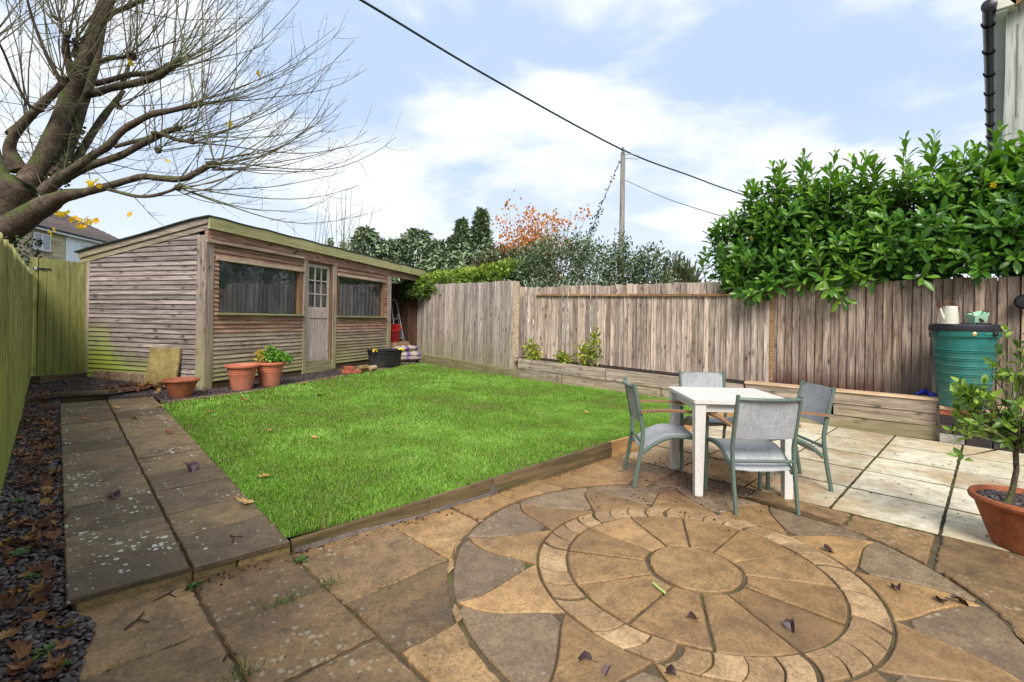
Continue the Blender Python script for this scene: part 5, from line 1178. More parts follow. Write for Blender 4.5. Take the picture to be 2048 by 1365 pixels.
# ------------------------------------------------------------------ vegetation
LIMBS = [
 [(-0.56,12.93,1.66,0.320),(-0.50,12.80,2.48,0.307),(-0.37,12.61,3.01,0.308),(-0.23,12.39,3.41,0.286),(-0.13,12.22,3.66,0.237)],
 [(-0.05,12.07,3.65,0.178),(0.10,11.98,4.00,0.155),(0.28,11.87,4.56,0.143),(0.44,11.77,5.20,0.131),(0.58,11.69,5.73,0.118),(0.70,11.63,6.21,0.114),(0.82,11.58,6.69,0.111),(0.95,11.52,7.17,0.102),(1.12,11.41,7.83,0.087),(1.26,11.32,8.50,0.061)],
 [(0.29,12.02,3.81,0.150),(0.43,12.03,4.37,0.128),(0.58,12.05,5.05,0.116),(0.69,12.11,5.53,0.102),(0.82,12.15,6.13,0.077),(0.90,12.23,6.74,0.061),(0.99,12.31,7.26,0.051)],
 [(0.66,12.07,5.43,0.069),(0.80,11.79,5.43,0.069),(0.94,11.51,5.46,0.067),(1.12,11.18,5.48,0.064),(1.25,10.91,5.47,0.062),(1.40,10.62,5.49,0.059),(1.53,10.35,5.52,0.059),(1.67,10.07,5.63,0.054)],
 [(0.49,12.09,3.98,0.073),(0.65,12.14,4.42,0.067),(0.83,12.15,4.87,0.063),(1.00,12.18,5.25,0.059),(1.12,12.26,5.50,0.049),(1.27,12.31,5.80,0.035)],
 [(0.14,11.74,3.46,0.119),(0.35,11.46,3.71,0.087),(0.53,11.21,3.87,0.073),(0.71,10.96,4.05,0.066),(0.89,10.71,4.20,0.062),(1.06,10.47,4.45,0.058),(1.23,10.22,4.59,0.053),(1.40,9.98,4.70,0.051),(1.62,9.70,4.75,0.044),(1.83,9.41,4.81,0.044),(1.92,9.26,4.83,0.039)],
 [(0.31,11.71,3.65,0.073),(0.50,11.54,3.80,0.067),(0.73,11.32,3.97,0.063),(0.92,11.15,4.07,0.062),(1.12,10.98,4.18,0.060),(1.35,10.75,4.37,0.059),(1.55,10.58,4.52,0.055),(1.72,10.43,4.64,0.050),(1.86,10.30,4.67,0.036)],
 [(-0.26,12.28,2.84,0.198),(0.00,11.90,3.09,0.189),(0.21,11.58,3.25,0.147),(0.39,11.28,3.36,0.105),(0.62,10.94,3.41,0.072),(0.88,10.56,3.49,0.059),(1.14,10.19,3.59,0.052),(1.30,9.91,3.62,0.050),(1.51,9.58,3.57,0.048),(1.71,9.27,3.55,0.048),(1.86,9.00,3.64,0.046),(1.99,8.76,3.74,0.046)],
 [(0.88,10.57,3.46,0.034),(1.05,10.24,3.36,0.029),(1.21,9.91,3.28,0.027),(1.36,9.58,3.26,0.027),(1.49,9.29,3.29,0.024),(1.61,8.99,3.34,0.024)],
 [(1.49,10.54,4.56,0.038),(1.61,10.27,4.49,0.035),(1.75,9.98,4.37,0.032),(1.89,9.70,4.31,0.030)],
 [(1.00,10.88,4.27,0.036),(1.21,10.90,4.40,0.034),(1.43,10.92,4.54,0.033),(1.68,10.91,4.71,0.031)],
 [(-0.17,12.19,3.85,0.141),(-0.29,12.24,4.20,0.093),(-0.22,12.10,4.48,0.074),(-0.06,11.87,4.73,0.070),(0.12,11.62,4.98,0.066),(0.28,11.39,5.19,0.057),(0.37,11.23,5.33,0.052)],
 [(-0.36,12.52,3.53,0.164),(-0.49,12.83,4.08,0.129),(-0.58,13.08,4.64,0.107),(-0.54,13.22,5.18,0.092),(-0.66,13.50,5.87,0.073),(-0.63,13.64,6.59,0.059)],
 [(-0.32,12.34,4.51,0.046),(-0.19,12.56,4.78,0.044),(-0.07,12.80,5.06,0.040)],
 [(0.48,11.26,5.44,0.083),(0.39,11.21,5.72,0.062),(0.37,11.09,5.86,0.052),(0.37,10.94,5.99,0.046)],
 [(0.46,11.14,5.72,0.043),(0.50,11.03,5.89,0.041),(0.47,10.99,5.99,0.036)],
 [(0.87,11.44,6.61,0.047),(0.97,11.16,6.71,0.044),(1.07,10.88,6.70,0.042),(1.20,10.58,6.72,0.039),(1.27,10.33,6.71,0.036)],
 [(0.83,11.61,5.94,0.048),(0.96,11.25,5.93,0.039),(1.09,10.89,5.87,0.034),(1.18,10.56,5.82,0.028)],
 [(0.80,11.79,5.60,0.053),(0.99,11.49,5.64,0.048),(1.22,11.15,5.70,0.046),(1.46,10.81,5.70,0.044),(1.66,10.50,5.75,0.039)],
 [(0.35,11.25,5.23,0.038),(0.15,11.16,5.61,0.030),(-0.03,11.06,6.11,0.020),(-0.12,10.87,6.47,0.015)],
 [(0.12,11.48,4.80,0.028),(-0.06,11.38,4.81,0.025),(-0.22,11.25,5.12,0.021),(-0.34,11.09,5.44,0.017),(-0.42,10.89,5.57,0.014)],
]
KNOTS = [(1.67,10.07,5.63),(1.88,9.29,4.81),(1.84,10.32,4.67),(1.99,8.76,3.74),(1.61,8.99,3.34),(1.89,9.70,4.31),(0.37,10.94,5.99),(0.47,10.99,5.92),(1.27,10.33,6.71),(1.18,10.56,5.82),(1.66,10.50,5.75),(0.37,11.23,5.33),(-0.07,12.65,5.02),(-0.56,13.29,6.48),(1.18,12.26,5.45),(0.99,12.31,7.26),(1.12,11.46,7.86),(1.56,10.46,4.25),(0.28,11.88,6.61),(1.17,11.41,5.61),]
YLEAF = [(1.13,10.19,5.53),(2.19,8.56,4.37),(0.69,10.62,3.51),(0.77,10.54,3.48),(0.75,10.57,3.55),(0.34,10.97,2.99),(0.42,10.90,3.02),(0.45,10.86,2.91),(0.51,10.81,2.93),(0.58,10.74,2.88),(0.62,10.69,2.86),(0.68,10.64,2.88),(0.60,10.72,2.80),(0.58,10.74,2.78),(0.64,10.67,2.93),(0.23,11.09,2.68),(0.26,11.05,2.73),(1.12,9.91,2.97),(0.75,10.56,2.90),(2.49,8.26,5.19),(1.59,9.86,3.94),]
def barkmat():
    m, nt, b = newmat('mossy_bark', .9, .2)
    P, X, Y, Z = worldpos(nt); g = nd(nt, 'ShaderNodeNewGeometry'); nz = nd(nt, 'ShaderNodeSeparateXYZ', {0: g.outputs['Normal']}).outputs[2]
    a = noise(nt, P, 9, 6, .65, .5); c = noise(nt, P, 40, 5, .7); f = noise(nt, P, 2.4, 5, .6)
    col = ramp(nt, a, [(.3, (.055, .036, .027)), (.55, (.135, .095, .07)), (.75, (.25, .195, .15))])
    k = math_(nt, 'ADD', math_(nt, 'MULTIPLY', f, 1.5), math_(nt, 'MULTIPLY', nz, .28))
    col = mixc(nt, ramp(nt, k, [(.76, 0.), (1.02, .85)]), col, (.085, .12, .025))
    col = mixc(nt, ramp(nt, c, [(.4, .5), (.55, 0.)]), col, (.02, .013, .01))
    nt.links.new(col, b.inputs['Base Color']); bump(nt, b, math_(nt, 'ADD', a, math_(nt, 'MULTIPLY', c, .5)), .9, .03); return m
M['bark'] = barkmat()
def twigmat():
    m, nt, b = newmat('green_grey_shoot', .75, .25)
    r = nd(nt, 'ShaderNodeAttribute', attribute_name='rnd').outputs['Fac']
    nt.links.new(ramp(nt, r, [(0, (.10, .065, .05)), (.35, (.14, .115, .07)), (.7, (.13, .155, .065)), (1, (.21, .18, .11))]), b.inputs['Base Color']); return m
M['twig'] = twigmat()
def strands(name, paths, radii, mat, parent, sides=4):
    """many thin tapering shoots as one mesh (paths: N x K x 3)"""
    P = np.asarray(paths, float); N, K, _ = P.shape; rad = np.asarray(radii, float)
    d = np.gradient(P, axis=1); d /= np.maximum(1e-9, np.linalg.norm(d, axis=2, keepdims=True))
    ref = np.where(np.abs(d[..., 2:3]) < .9, np.array([0, 0, 1.]), np.array([1., 0, 0])); u = np.cross(d, ref); u /= np.maximum(1e-9, np.linalg.norm(u, axis=2, keepdims=True)); w = np.cross(d, u)
    ang = np.arange(sides) * 2 * np.pi / sides
    V = P[:, :, None] + rad[:, :, None, None] * (np.cos(ang)[None, None, :, None] * u[:, :, None] + np.sin(ang)[None, None, :, None] * w[:, :, None])
    base = (np.arange(N) * K * sides)[:, None, None, None]; i = np.arange(K - 1)[None, :, None, None]; k = np.arange(sides)[None, None, :, None]
    q = np.concatenate([base + i * sides + k, base + i * sides + (k + 1) % sides, base + (i + 1) * sides + (k + 1) % sides, base + (i + 1) * sides + k], axis=3).reshape(-1, 4)
    me = bpy.data.meshes.new(name); me.vertices.add(N * K * sides); me.vertices.foreach_set('co', V.reshape(-1).astype(np.float32))
    me.loops.add(q.size); me.loops.foreach_set('vertex_index', q.reshape(-1).astype(np.int32)); me.polygons.add(len(q))
    me.polygons.foreach_set('loop_start', (np.arange(len(q)) * 4).astype(np.int32)); me.polygons.foreach_set('loop_total', np.full(len(q), 4, np.int32))
    me.polygons.foreach_set('use_smooth', np.ones(len(q), bool)); me.update(calc_edges=True)
    a = me.attributes.new('rnd', 'FLOAT', 'POINT'); a.data.foreach_set('value', np.repeat(NP.random(N), K * sides).astype(np.float32))
    me.materials.append(mat); return link(name, me, parent)
def grow(starts, dirs, lens, K, lift, wig):
    """shoots that set off along dirs and bend upward by lift"""
    N = len(starts); P = np.empty((N, K, 3)); P[:, 0] = starts; d = dirs / np.linalg.norm(dirs, axis=1, keepdims=True)
    for i in range(1, K):
        d = d + NP.normal(0, wig, (N, 3)); d[:, 2] += lift * (i / K) ** .8; d /= np.linalg.norm(d, axis=1, keepdims=True)
        P[:, i] = P[:, i - 1] + d * (lens / (K - 1))[:, None]
    return P
# ---- the bare pollarded tree
tree = thing('bare_tree', 'big bare pollarded tree with mossy limbs leaning over the shed', 'tree', (0, 0, 0))
for i, l in enumerate(LIMBS):
    mb = MB(); pts = spline([p[:3] for p in l], 7 * (len(l) - 1)); nn = len(pts)
    rad = [float(np.interp(k / (nn - 1), np.linspace(0, 1, len(l)), [p[3] for p in l])) * (1 + .05 * math.sin(k * .55 + i) + random.uniform(-.025, .03)) for k in range(nn)]
    mb.tube(pts, rad, 18 if i in (0, 1, 7) else 10)
    obj('trunk' if i == 0 else 'limb', mb, M['bark'], tree, sharp=80)
for (x, y, z) in KNOTS:
    kb_ = MB()
    for k in range(5):
        c_ = Vector((x, y, z)) + Vector((random.gauss(0, .025), random.gauss(0, .025), random.gauss(0, .02))); r_ = random.uniform(.028, .05)
        kb_.lathe([(0, -r_), (r_ * .8, -r_ * .6), (r_, 0), (r_ * .8, r_ * .6), (0, r_)], 8, tuple(c_), cap0=False)
    obj('burr', kb_, M['bark'], tree, sharp=80)
ol = Vector((.5, 12.2, 3.5)); st_, di_, le_ = [], [], []
cnt = [17, 17, 10, 19, 13, 10, 10, 8, 12, 9, 11, 9, 9, 10, 8, 10, 13, 8, 9, 8]
for (x, y, z), c_ in zip(KNOTS, cnt):
    out = Vector((x, y, z)) - Vector((.2, 12.2, 3.6)); out.normalize()
    for k in range(c_):
        hi = z > 5.6
        d = out * (.9 if not hi else .55) + Vector((.62, -.62, .0 if not hi else .40)) * .95 + Vector((random.gauss(0, .42), random.gauss(0, .42), random.gauss(.0, .26)))
        if random.random() < .16: d = Vector((random.gauss(.1, .3), random.gauss(-.1, .3), 1))
        if x < .45 and random.random() < .55: d = Vector((random.gauss(-.2, .5), random.gauss(-.2, .5), random.uniform(.5, 1.3)))
        st_.append((x + random.gauss(0, .05), y + random.gauss(0, .05), z + random.gauss(0, .04))); di_.append(tuple(d)); le_.append(random.uniform(1.3, 3.2))
# epicormic shoots straight from the limbs
for l in LIMBS[1:]:
    for k in range(7):
        f = random.random() * (len(l) - 1); i = int(min(f, len(l) - 2)); t = f - i; p = [l[i][q] * (1 - t) + l[i + 1][q] * t for q in range(3)]
        st_.append(p); di_.append((random.gauss(.3, .5), random.gauss(-.3, .5), random.gauss(.35, .4))); le_.append(random.uniform(.6, 1.9))
st_, di_, le_ = np.array(st_), np.array(di_), np.array(le_)
K = 12; SP = grow(st_, di_, le_, K, .115, .055)
base_r = .0036 + .0030 * le_
strands('shoots', SP, base_r[:, None] * np.linspace(1, .26, K)[None], M['twig'], tree)
# fine side twigs
ss, sd, sl_ = [], [], []
for i in range(len(SP)):
    for k in range(6):
        j = random.randint(3, K - 2); ss.append(SP[i, j]); v = SP[i, j + 1] - SP[i, j]; v = v / np.linalg.norm(v); sd.append(v * .8 + NP.normal(0, .5, 3)); sl_.append(random.uniform(.18, .6) * (le_[i] / 2.2))
ss, sd, sl_ = np.array(ss), np.array(sd), np.array(sl_); S2 = grow(ss, sd, sl_, 5, .16, .09)
strands('twigs', S2, np.linspace(.0034, .0016, 5)[None].repeat(len(S2), 0), M['twig'], tree, 3)
for o in tree.children:
    if o.name.startswith(('shoots', 'twigs')): o['kind'] = 'stuff'
# buds and seed tufts along the twigs
pts = S2[:, 1:, :].reshape(-1, 3); pts = pts[NP.random(len(pts)) < .5]; D = NP.normal(size=(len(pts), 3)); D[:, 2] -= .2
b_ = mass('buds', LEAF_S[0], LEAF_S[1], frames(D) * NP.uniform(.014, .03, len(pts))[:, None, None], pts, M['twig'], tree); b_['kind'] = 'stuff'
def maple_mesh(name, mat, curl=.12, seed=0):
    r = random.Random(seed); pr = []
    for k in range(5):
        a = -130 + 65 * k; L = (.62, .85, 1.0, .85, .62)[k]
        pr += [(a - 28, .46), (a - 17, .62 * L + .12), (a - 10, .70 * L), (a, L), (a + 10, .70 * L), (a + 17, .62 * L + .12)]
    v = [(0, 0, 0)] + [(.5 * q * math.cos(R(a)), .5 * q * math.sin(R(a)), curl * q * q * (.5 + r.random()) + r.uniform(-.03, .03)) for a, q in pr]
    mb = MB(); n = len(pr); mb.add(v, [(0, i + 1, (i + 1) % n + 1) for i in range(n)]); mb.tube([(0, 0, 0), (-.3, 0, .02), (-.55, .05, .01)], .012, 4); return mb.mesh(name, mat)
M['leaf_yellow'] = leafmat('yellow_maple_leaf', [(.72, .42, .015), (.80, .55, .03), (.70, .52, .08)], .6, .3, .35, attr=False)
M['leaf_brown'] = leafmat('brown_leaf', [(.14, .05, .02), (.30, .13, .05), (.22, .08, .03), (.42, .24, .10)], .7, .3, .1, attr=False)
M['leaf_purple'] = leafmat('dark_purple_leaf', [(.035, .016, .018), (.06, .028, .028), (.045, .02, .025)], .5, .4, .0, attr=False)
M['leaf_tan'] = leafmat('tan_leaf', [(.46, .27, .10), (.55, .36, .15), (.40, .2, .07)], .65, .3, .15, attr=False)
ym = [maple_mesh('maple_leaf', M['leaf_yellow'], .15, k) for k in range(3)]
for k, p in enumerate(YLEAF):
    o = link('leaf', ym[k % 3], tree, p, (random.uniform(.5, 1.9), random.uniform(-.5, .5), random.uniform(0, 6.3))); o.scale = [random.uniform(.14, .2)] * 3
# ivy at the foot of the limbs
n = 420; a = NP.uniform(0, 6.28, n); t = NP.random(n); P_ = np.stack([.22 + .35 * t + .17 * np.cos(a) * (1 - .3 * t), 11.98 + .04 * t + .17 * np.sin(a), 3.3 + 1.7 * t], 1)
n2 = 260; a2 = NP.uniform(0, 6.28, n2); P2 = np.stack([-.10 + .2 * np.cos(a2), 12.3 + .25 * np.sin(a2), NP.uniform(2.1, 2.7, n2)], 1); P_ = np.concatenate([P_, P2])
M['ivy'] = leafmat('ivy_leaf', [(.012, .03, .010), (.025, .055, .016), (.045, .08, .022)], .4, .5, .1)
iv = mass('ivy', *leaf_canon(.8, .05), frames(NP.normal(size=(len(P_), 3))) * NP.uniform(.035, .07, len(P_))[:, None, None], P_, M['ivy'], tree)
iv['kind'] = 'stuff'
# ivy on the stay wire
q = np.array([tuple(v) for v in stp]); k = NP.integers(0, len(q) - 1, 700); f = NP.random(700); c_ = q[k] * (1 - f[:, None]) + q[k + 1] * f[:, None]
w_ = .035 + .11 * np.exp(-((c_[:, 2] - 5.0) / .55) ** 2) + .08 * (c_[:, 2] < 3.9)
keep = NP.random(700) < (.10 + .5 * (w_ > .08)); c_ = (c_ + NP.normal(size=(700, 3)) * w_[:, None] * .7)[keep]
iv = mass('ivy', *leaf_canon(.8, .05), frames(NP.normal(size=(len(c_), 3))) * NP.uniform(.06, .10, len(c_))[:, None, None], c_, M['ivy'], sw_); iv['kind'] = 'stuff'

# ---- generic leafy masses
def blob_points(lobes, n, shell=.55):
    """points in a union of ellipsoids, biased to the outside; returns points and outward directions"""
    w = np.array([l[3] * l[4] * l[5] for l in lobes]) ** .67; idx = NP.choice(len(lobes), n, p=w / w.sum()); L = np.array(lobes)[idx]
    d = NP.normal(size=(n, 3)); d /= np.linalg.norm(d, axis=1, keepdims=True); r = (shell + (1 - shell) * NP.random(n)) * NP.uniform(.8, 1.06, n)
    return L[:, :3] + d * r[:, None] * L[:, 3:6], d
def shrub(name, label, cat, base, lobes, n, canon, size, mat, up=.5, jit=.8, group=None, stems=8, stem_r=.02, bark='twig', shell=.45, kind='foliage'):
    t = thing(name, label, cat, base, 0, group); B = np.array(base)
    P, d = blob_points(lobes, n, shell); D = d + NP.normal(0, jit, (n, 3)); D[:, 2] += up
    U = NP.normal(0, .6, (n, 3)) + np.array([0, 0, 1.0]); s = NP.uniform(*size, n)
    mass(kind, *canon, frames(D, U) * s[:, None, None], P - B, mat, t)
    if stems:
        k = NP.integers(0, n, stems); S = np.zeros((stems, 3)) + NP.normal(0, .12, (stems, 3)) * [1, 1, 0]; E_ = (P - B)[k]
        tt = np.linspace(0, 1, 7)[None, :, None]; C_ = S[:, None] * (1 - tt) + E_[:, None] * tt; C_[:, :, 2] += (.25 * np.sin(np.pi * tt[..., 0]) * 0.4); C_[:, 1:-1] += NP.normal(0, .05, C_[:, 1:-1].shape)
        strands('stem', C_, stem_r * np.linspace(1, .25, 7)[None].repeat(stems, 0), M['twig'], t, 5)
    return t
# big-leaved laurel
obovate = ([(0, 0, 0), (.35, 0, .02), (.72, 0, -.02), (1, 0, -.10), (.28, .09, .04), (.62, .17, .06), (.88, .12, .0), (.28, -.09, .04), (.62, -.17, .06), (.88, -.12, .0)], [(0, 1, 4), (1, 2, 5, 4), (2, 3, 6, 5), (0, 7, 1), (1, 7, 8, 2), (2, 8, 9, 3)])
M['laurel'] = leafmat('laurel_leaf', [(.022, .075, .012), (.055, .155, .02), (.11, .25, .028), (.19, .36, .036), (.32, .49, .06)], .32, .5, .28)
M['laurel_one'] = leafmat('laurel_leaf_single', [(.04, .12, .016), (.085, .205, .023), (.15, .31, .032), (.26, .44, .048)], .32, .5, .28, attr=False)
lau = thing('laurel_hedge', 'large glossy dark green laurel spilling over the dark fence', 'hedge', (8.7, 1.4, 0))
LB = np.array([8.7, 1.4, 0.0])
lobes = [(8.65, 2.75, 2.55, .55, .62, .75), (8.65, 2.45, 3.0, .6, .62, .46), (8.75, 1.75, 2.55, .7, .85, .8), (8.7, 1.65, 3.0, .5, .45, .5), (8.75, .9, 2.6, .65, .85, .75), (8.85, .45, 3.05, .55, .7, .46),
         (8.8, -.3, 2.75, .6, .75, .7), (8.9, -.45, 3.1, .5, .6, .44), (8.8, -1.4, 2.8, .6, .8, .8), (8.35, 2.45, 2.15, .42, .55, .38), (8.28, 1.7, 2.2, .36, .6, .40), (8.35, .8, 2.35, .35, .6, .35), (8.4, -.2, 2.4, .35, .6, .35), (8.55, 3.05, 2.5, .4, .42, .5), (8.15, 2.55, 1.98, .30, .55, .26), (8.12, 1.75, 2.0, .26, .5, .25), (8.25, 1.0, 2.12, .26, .5, .24), (8.35, .2, 2.15, .25, .6, .2), (8.4, -.6, 2.15, .25, .6, .2)]
tips, tdir = blob_points(lobes, 1350, .6)
tops = [(8.45, 2.38, 3.45, .5), (8.5, 2.05, 3.42, .55), (8.35, 2.75, 3.35, .4), (8.55, 1.25, 3.25, .45), (8.6, 1.0, 3.2, .45), (8.7, .72, 3.3, .6), (8.75, .5, 3.25, .45), (8.7, .22, 3.32, .5), (8.8, .0, 3.2, .42), (8.75, -.18, 3.25, .45), (8.9, -.45, 3.25, .45), (8.3, 3.35, 2.75, .3), (8.3, 3.3, 2.35, .3), (8.5, 1.6, 3.2, .4)]
TP, TD, TL, TN = [], [], [], []
for p, d in zip(tips, tdir):
    if p[2] < (1.80 if 1.6 < p[1] < 3.0 else 1.95): continue
    v = np.array(d) * np.array([1, 1, .55]) + [-.12, 0, .55] + NP.normal(0, .25, 3); TP.append(p); TD.append(v); TL.append(random.uniform(.16, .30)); TN.append(random.randint(7, 10))
for x, y, z, L in tops:
    for k in range(5): TP.append(np.array([x, y, z]) + NP.normal(0, .13, 3) * [1, 1, .6] - [0, 0, .05]); TD.append(np.array([random.gauss(0, .16), random.gauss(.05, .16), 1.0])); TL.append(L * random.uniform(.8, 1.25)); TN.append(13)
LP, LD, LU, LS, LR = [], [], [], [], []; sk = []
for p, d, L, n in zip(TP, TD, TL, TN):
    d = d / np.linalg.norm(d); u = np.cross(d, [0.3, .2, 1]); u /= np.linalg.norm(u); w = np.cross(d, u); ph = random.random() * 6; young = random.random()
    sk.append([p - d * L * .5 + (p * 0), p, p + d * L])
    for k in range(n):
        f = k / (n - 1); a = ph + 2.4 * k; r = u * math.cos(a) + w * math.sin(a); op = .95 - .62 * f
        LP.append(p + d * L * (f * .95)); LD.append(d * (1 - op * .75) + r * op + [0, 0, -.10 * (1 - f)]); LU.append(d + [0, 0, .35]); LS.append((.135 + .075 * math.sin(math.pi * min(1, .25 + f * .75))) * random.uniform(.85, 1.2))
        LR.append(.22 + .30 * f + .24 * (young - .5) + random.gauss(0, .08) + .14 * (p[2] > 2.9))  # paler towards shoot tips; high shoots also brightened to look sky-lit
LP, LD, LU, LS, LR = map(np.array, (LP, LD, LU, LS, LR)); LP = LP - LB
Rm = frames(LD, LU) * LS[:, None, None]; cv, cf = obovate
score = -(LP[:, 0] + LB[0]) - .4 * np.abs(LP[:, 1] - 0) + NP.random(len(LP)) * .3; order = np.argsort(-score); one = order[:300]; rest = order[300:]
x_ = mass('leaves', cv, cf, Rm[rest], LP[rest], M['laurel'], lau, LR[rest]); x_['kind'] = 'stuff'
mbL = MB(); mbL.add(cv, cf); leafme = mbL.mesh('leaf', M['laurel_one'])
for i in one:
    o = link('leaf', leafme, lau); q = Rm[i]; o.matrix_local = Matrix(((q[0, 0], q[0, 1], q[0, 2], LP[i, 0]), (q[1, 0], q[1, 1], q[1, 2], LP[i, 1]), (q[2, 0], q[2, 1], q[2, 2], LP[i, 2]), (0, 0, 0, 1)))
sk = np.array(sk) - LB; strands('stems', sk, np.array([.006, .005, .003])[None].repeat(len(sk), 0), M['twig'], lau, 4)
inner, dn = blob_points([(a, b, c, r * .8, s * .9, t * .85) for a, b, c, r, s, t in lobes], 5200, .2)
k_ = inner[:, 2] > 1.9; inner, dn = inner[k_], dn[k_]
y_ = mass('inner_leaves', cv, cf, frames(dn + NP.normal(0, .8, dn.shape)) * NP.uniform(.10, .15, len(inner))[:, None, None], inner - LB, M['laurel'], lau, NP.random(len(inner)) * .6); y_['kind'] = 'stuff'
br_ = MB()
for y in (2.6, 1.7, .8, -.1, -.9): br_.tube([(.05, y - 1.4, 0), (.02 + random.gauss(0, .1), y - 1.4 + random.gauss(0, .1), 1.2), (random.gauss(0, .2), y - 1.4 + random.gauss(0, .3), 2.6)], [.05, .04, .015], 7)
obj('trunk', br_, M['bark'], lau)
for p in ((8.12, 2.75, 2.72), (8.3, .02, 3.1)):
    o = link('leaf', ym[0], lau, Vector(p) - Vector(LB), (1.2, .3, .8)); o.scale = [.13] * 3; o['label'] = 'yellow maple leaf caught in the laurel'

# grey-green evergreen (holly-like) behind the middle fence
M['holm'] = leafmat('grey_green_leaf', [(.03, .05, .024), (.07, .11, .05), (.125, .18, .085), (.2, .26, .14), (.3, .35, .23)], .4, .45, .08)
shrub('evergreen_shrub', 'broad grey-green evergreen shrub with small leaves behind the middle fence', 'shrub', (9.3, 6.8, 0),
      [(8.9, 8.2, 2.5, .7, .9, .85), (9.1, 7.4, 2.7, .8, .9, .95), (9.2, 6.5, 2.5, .8, .9, .85), (9.2, 5.8, 2.45, .8, .85, .65), (9.3, 5.3, 2.35, .7, .6, .50), (9.1, 8.0, 3.05, .5, .5, .45), (9.2, 6.95, 3.05, .4, .4, .42), (9.1, 5.75, 2.95, .28, .22, .45), (9.3, 5.15, 2.75, .35, .35, .32), (9.5, 4.75, 2.65, .3, .25, .22), (8.3, 7.2, 2.0, .4, 1.0, .4), (8.4, 6.0, 1.95, .4, 1.0, .35), (9.3, 4.75, 2.1, .4, .35, .3)],
      17000, leaf_canon(.5, .06, .05), (.045, .085), M['holm'], .35, .8, stems=60, stem_r=.025, shell=.35)
# clipped conifer hedge
M['clip'] = leafmat('clipped_conifer_spray', [(.045, .085, .016), (.10, .165, .025), (.18, .27, .035), (.30, .39, .055), (.44, .48, .11)], .6, .3, .15)
def hedge():
    t = thing('conifer_hedge', 'clipped yellow-green conifer hedge over the end of the tall fence', 'hedge', (8.5, 10.3, 0)); B = np.array([8.5, 10.3, 0]); n = 15000
    f = NP.random(n); cx = 8.75 - .42 * f + .12; cy = 8.5 + 4.0 * f; a = NP.uniform(-.45, np.pi + .3, n); rr = NP.uniform(.70, 1.0, n) + .34 * vnoise(f * 4.5, a * 1.2, 3, 7) - .08
    x = cx - np.cos(a) * .62 * rr; z = 2.24 - .10 * f + np.sin(a) * (.56 - .12 * f) * rr; x = np.where(z < 2.1, x - .05, x)
    P = np.stack([x, cy, z], 1); d = np.stack([-np.cos(a), NP.normal(0, .4, n), np.sin(a) + .35], 1) + NP.normal(0, .85, (n, 3)); r = np.clip(.12 + .42 * np.sin(a) + .45 * (vnoise(f * 4.5, a * 1.2, 5, 8) - .3) + NP.normal(0, .14, n), 0, 1)  # highlight on top and shade below put into the leaf colour
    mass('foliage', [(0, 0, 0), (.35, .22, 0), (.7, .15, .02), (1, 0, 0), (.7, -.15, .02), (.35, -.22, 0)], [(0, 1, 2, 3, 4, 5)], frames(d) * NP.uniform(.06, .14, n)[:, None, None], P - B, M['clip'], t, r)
    q = MB()
    for k in range(8): q.tube([(.1 - .05 * k * .1, -1.7 + .5 * k, 0), (.1, -1.7 + .5 * k, 2.2)], .03, 6)
    obj('stem', q, M['bark'], t)
    return t
hedge()
# distant conifers
M['conifer'] = leafmat('conifer_spray', [(.07, .105, .065), (.14, .20, .115), (.22, .29, .155), (.31, .38, .2)], .65, .25, .05)
def conifer(x, y, h, w, n, label, kind='round', group='conifers beyond the garden', mat='conifer'):
    t = thing('conifer', label, 'tree', (x, y, .1), 0, group)
    f = NP.random(n) ** (.8 if kind == 'spire' else .75); z = .4 + (h - .4) * f
    prof = (1 - f) ** .85 * 1.0 + .03 if kind == 'spire' else np.sqrt(np.maximum(0, 1 - ((f - .3) / .72) ** 2))
    lay = .6 + .4 * np.abs(np.sin(f * h * 2.6 + vnoise(f * 3, f * 2, 3, 3) * 5)); a = NP.uniform(0, 6.283, n); lump = .55 + .75 * vnoise(a * 1.6, z * 1.3, 1.4, int(x * 10) % 50)
    r = w * prof * lay * lump * NP.uniform(.35, 1.15, n); P = np.stack([r * np.cos(a), r * np.sin(a), z], 1)
    d = np.stack([np.cos(a), np.sin(a), NP.normal(.05 if kind == 'spire' else -.25, .5, n)], 1) + NP.normal(0, .35, (n, 3)); s = NP.uniform(.14, .36, n) * (.7 + w / 5)
    mass('crown', [(0, 0, 0), (.3, .2, 0), (.65, .14, -.05), (1, 0, -.14), (.65, -.14, -.05), (.3, -.2, 0)], [(0, 1, 2, 3, 4, 5)], frames(d, NP.normal(0, .5, (n, 3)) + [0, 0, 1]) * s[:, None, None], P, M[mat], t)
    obj('trunk', MB().tube([(0, 0, 0), (0, 0, h * .5), (0, 0, h * .96)], [.14, .09, .02], 7), M['bark'], t)
conifer(11.74, 22.2, 5.75, 1.25, 4200, 'rounded dark conifer standing alone just above the shed roof'); conifer(12.6, 21.6, 5.2, .8, 2200, 'smaller conifer leaning on the lone one above the shed roof')
conifer(14.6, 21.8, 5.95, 1.5, 4800, 'widest rounded conifer, next right of the gap of sky'); conifer(13.7, 22.3, 5.4, 1.0, 2600, 'low conifer at the left flank of the widest one')
conifer(15.6, 20.2, 5.5, 1.3, 2600, 'short pointed conifer between the widest one and the spires', 'spire'); conifer(16.42, 20.35, 6.6, 1.9, 4200, 'middle pointed conifer with drooping branches', 'spire'); conifer(17.15, 19.6, 7.15, 2.1, 4600, 'tallest pointed conifer, left of the orange tree', 'spire')
conifer(14.9, 20.4, 5.3, 1.3, 3000, 'mid-height conifer filling the bank just left of the spires'); conifer(13.4, 17.8, 4.3, 1.5, 3000, 'low bushy conifer rising behind the clipped hedge')
conifer(15.2, 18.0, 4.6, 1.6, 3200, 'dark low conifer in front of the spires')
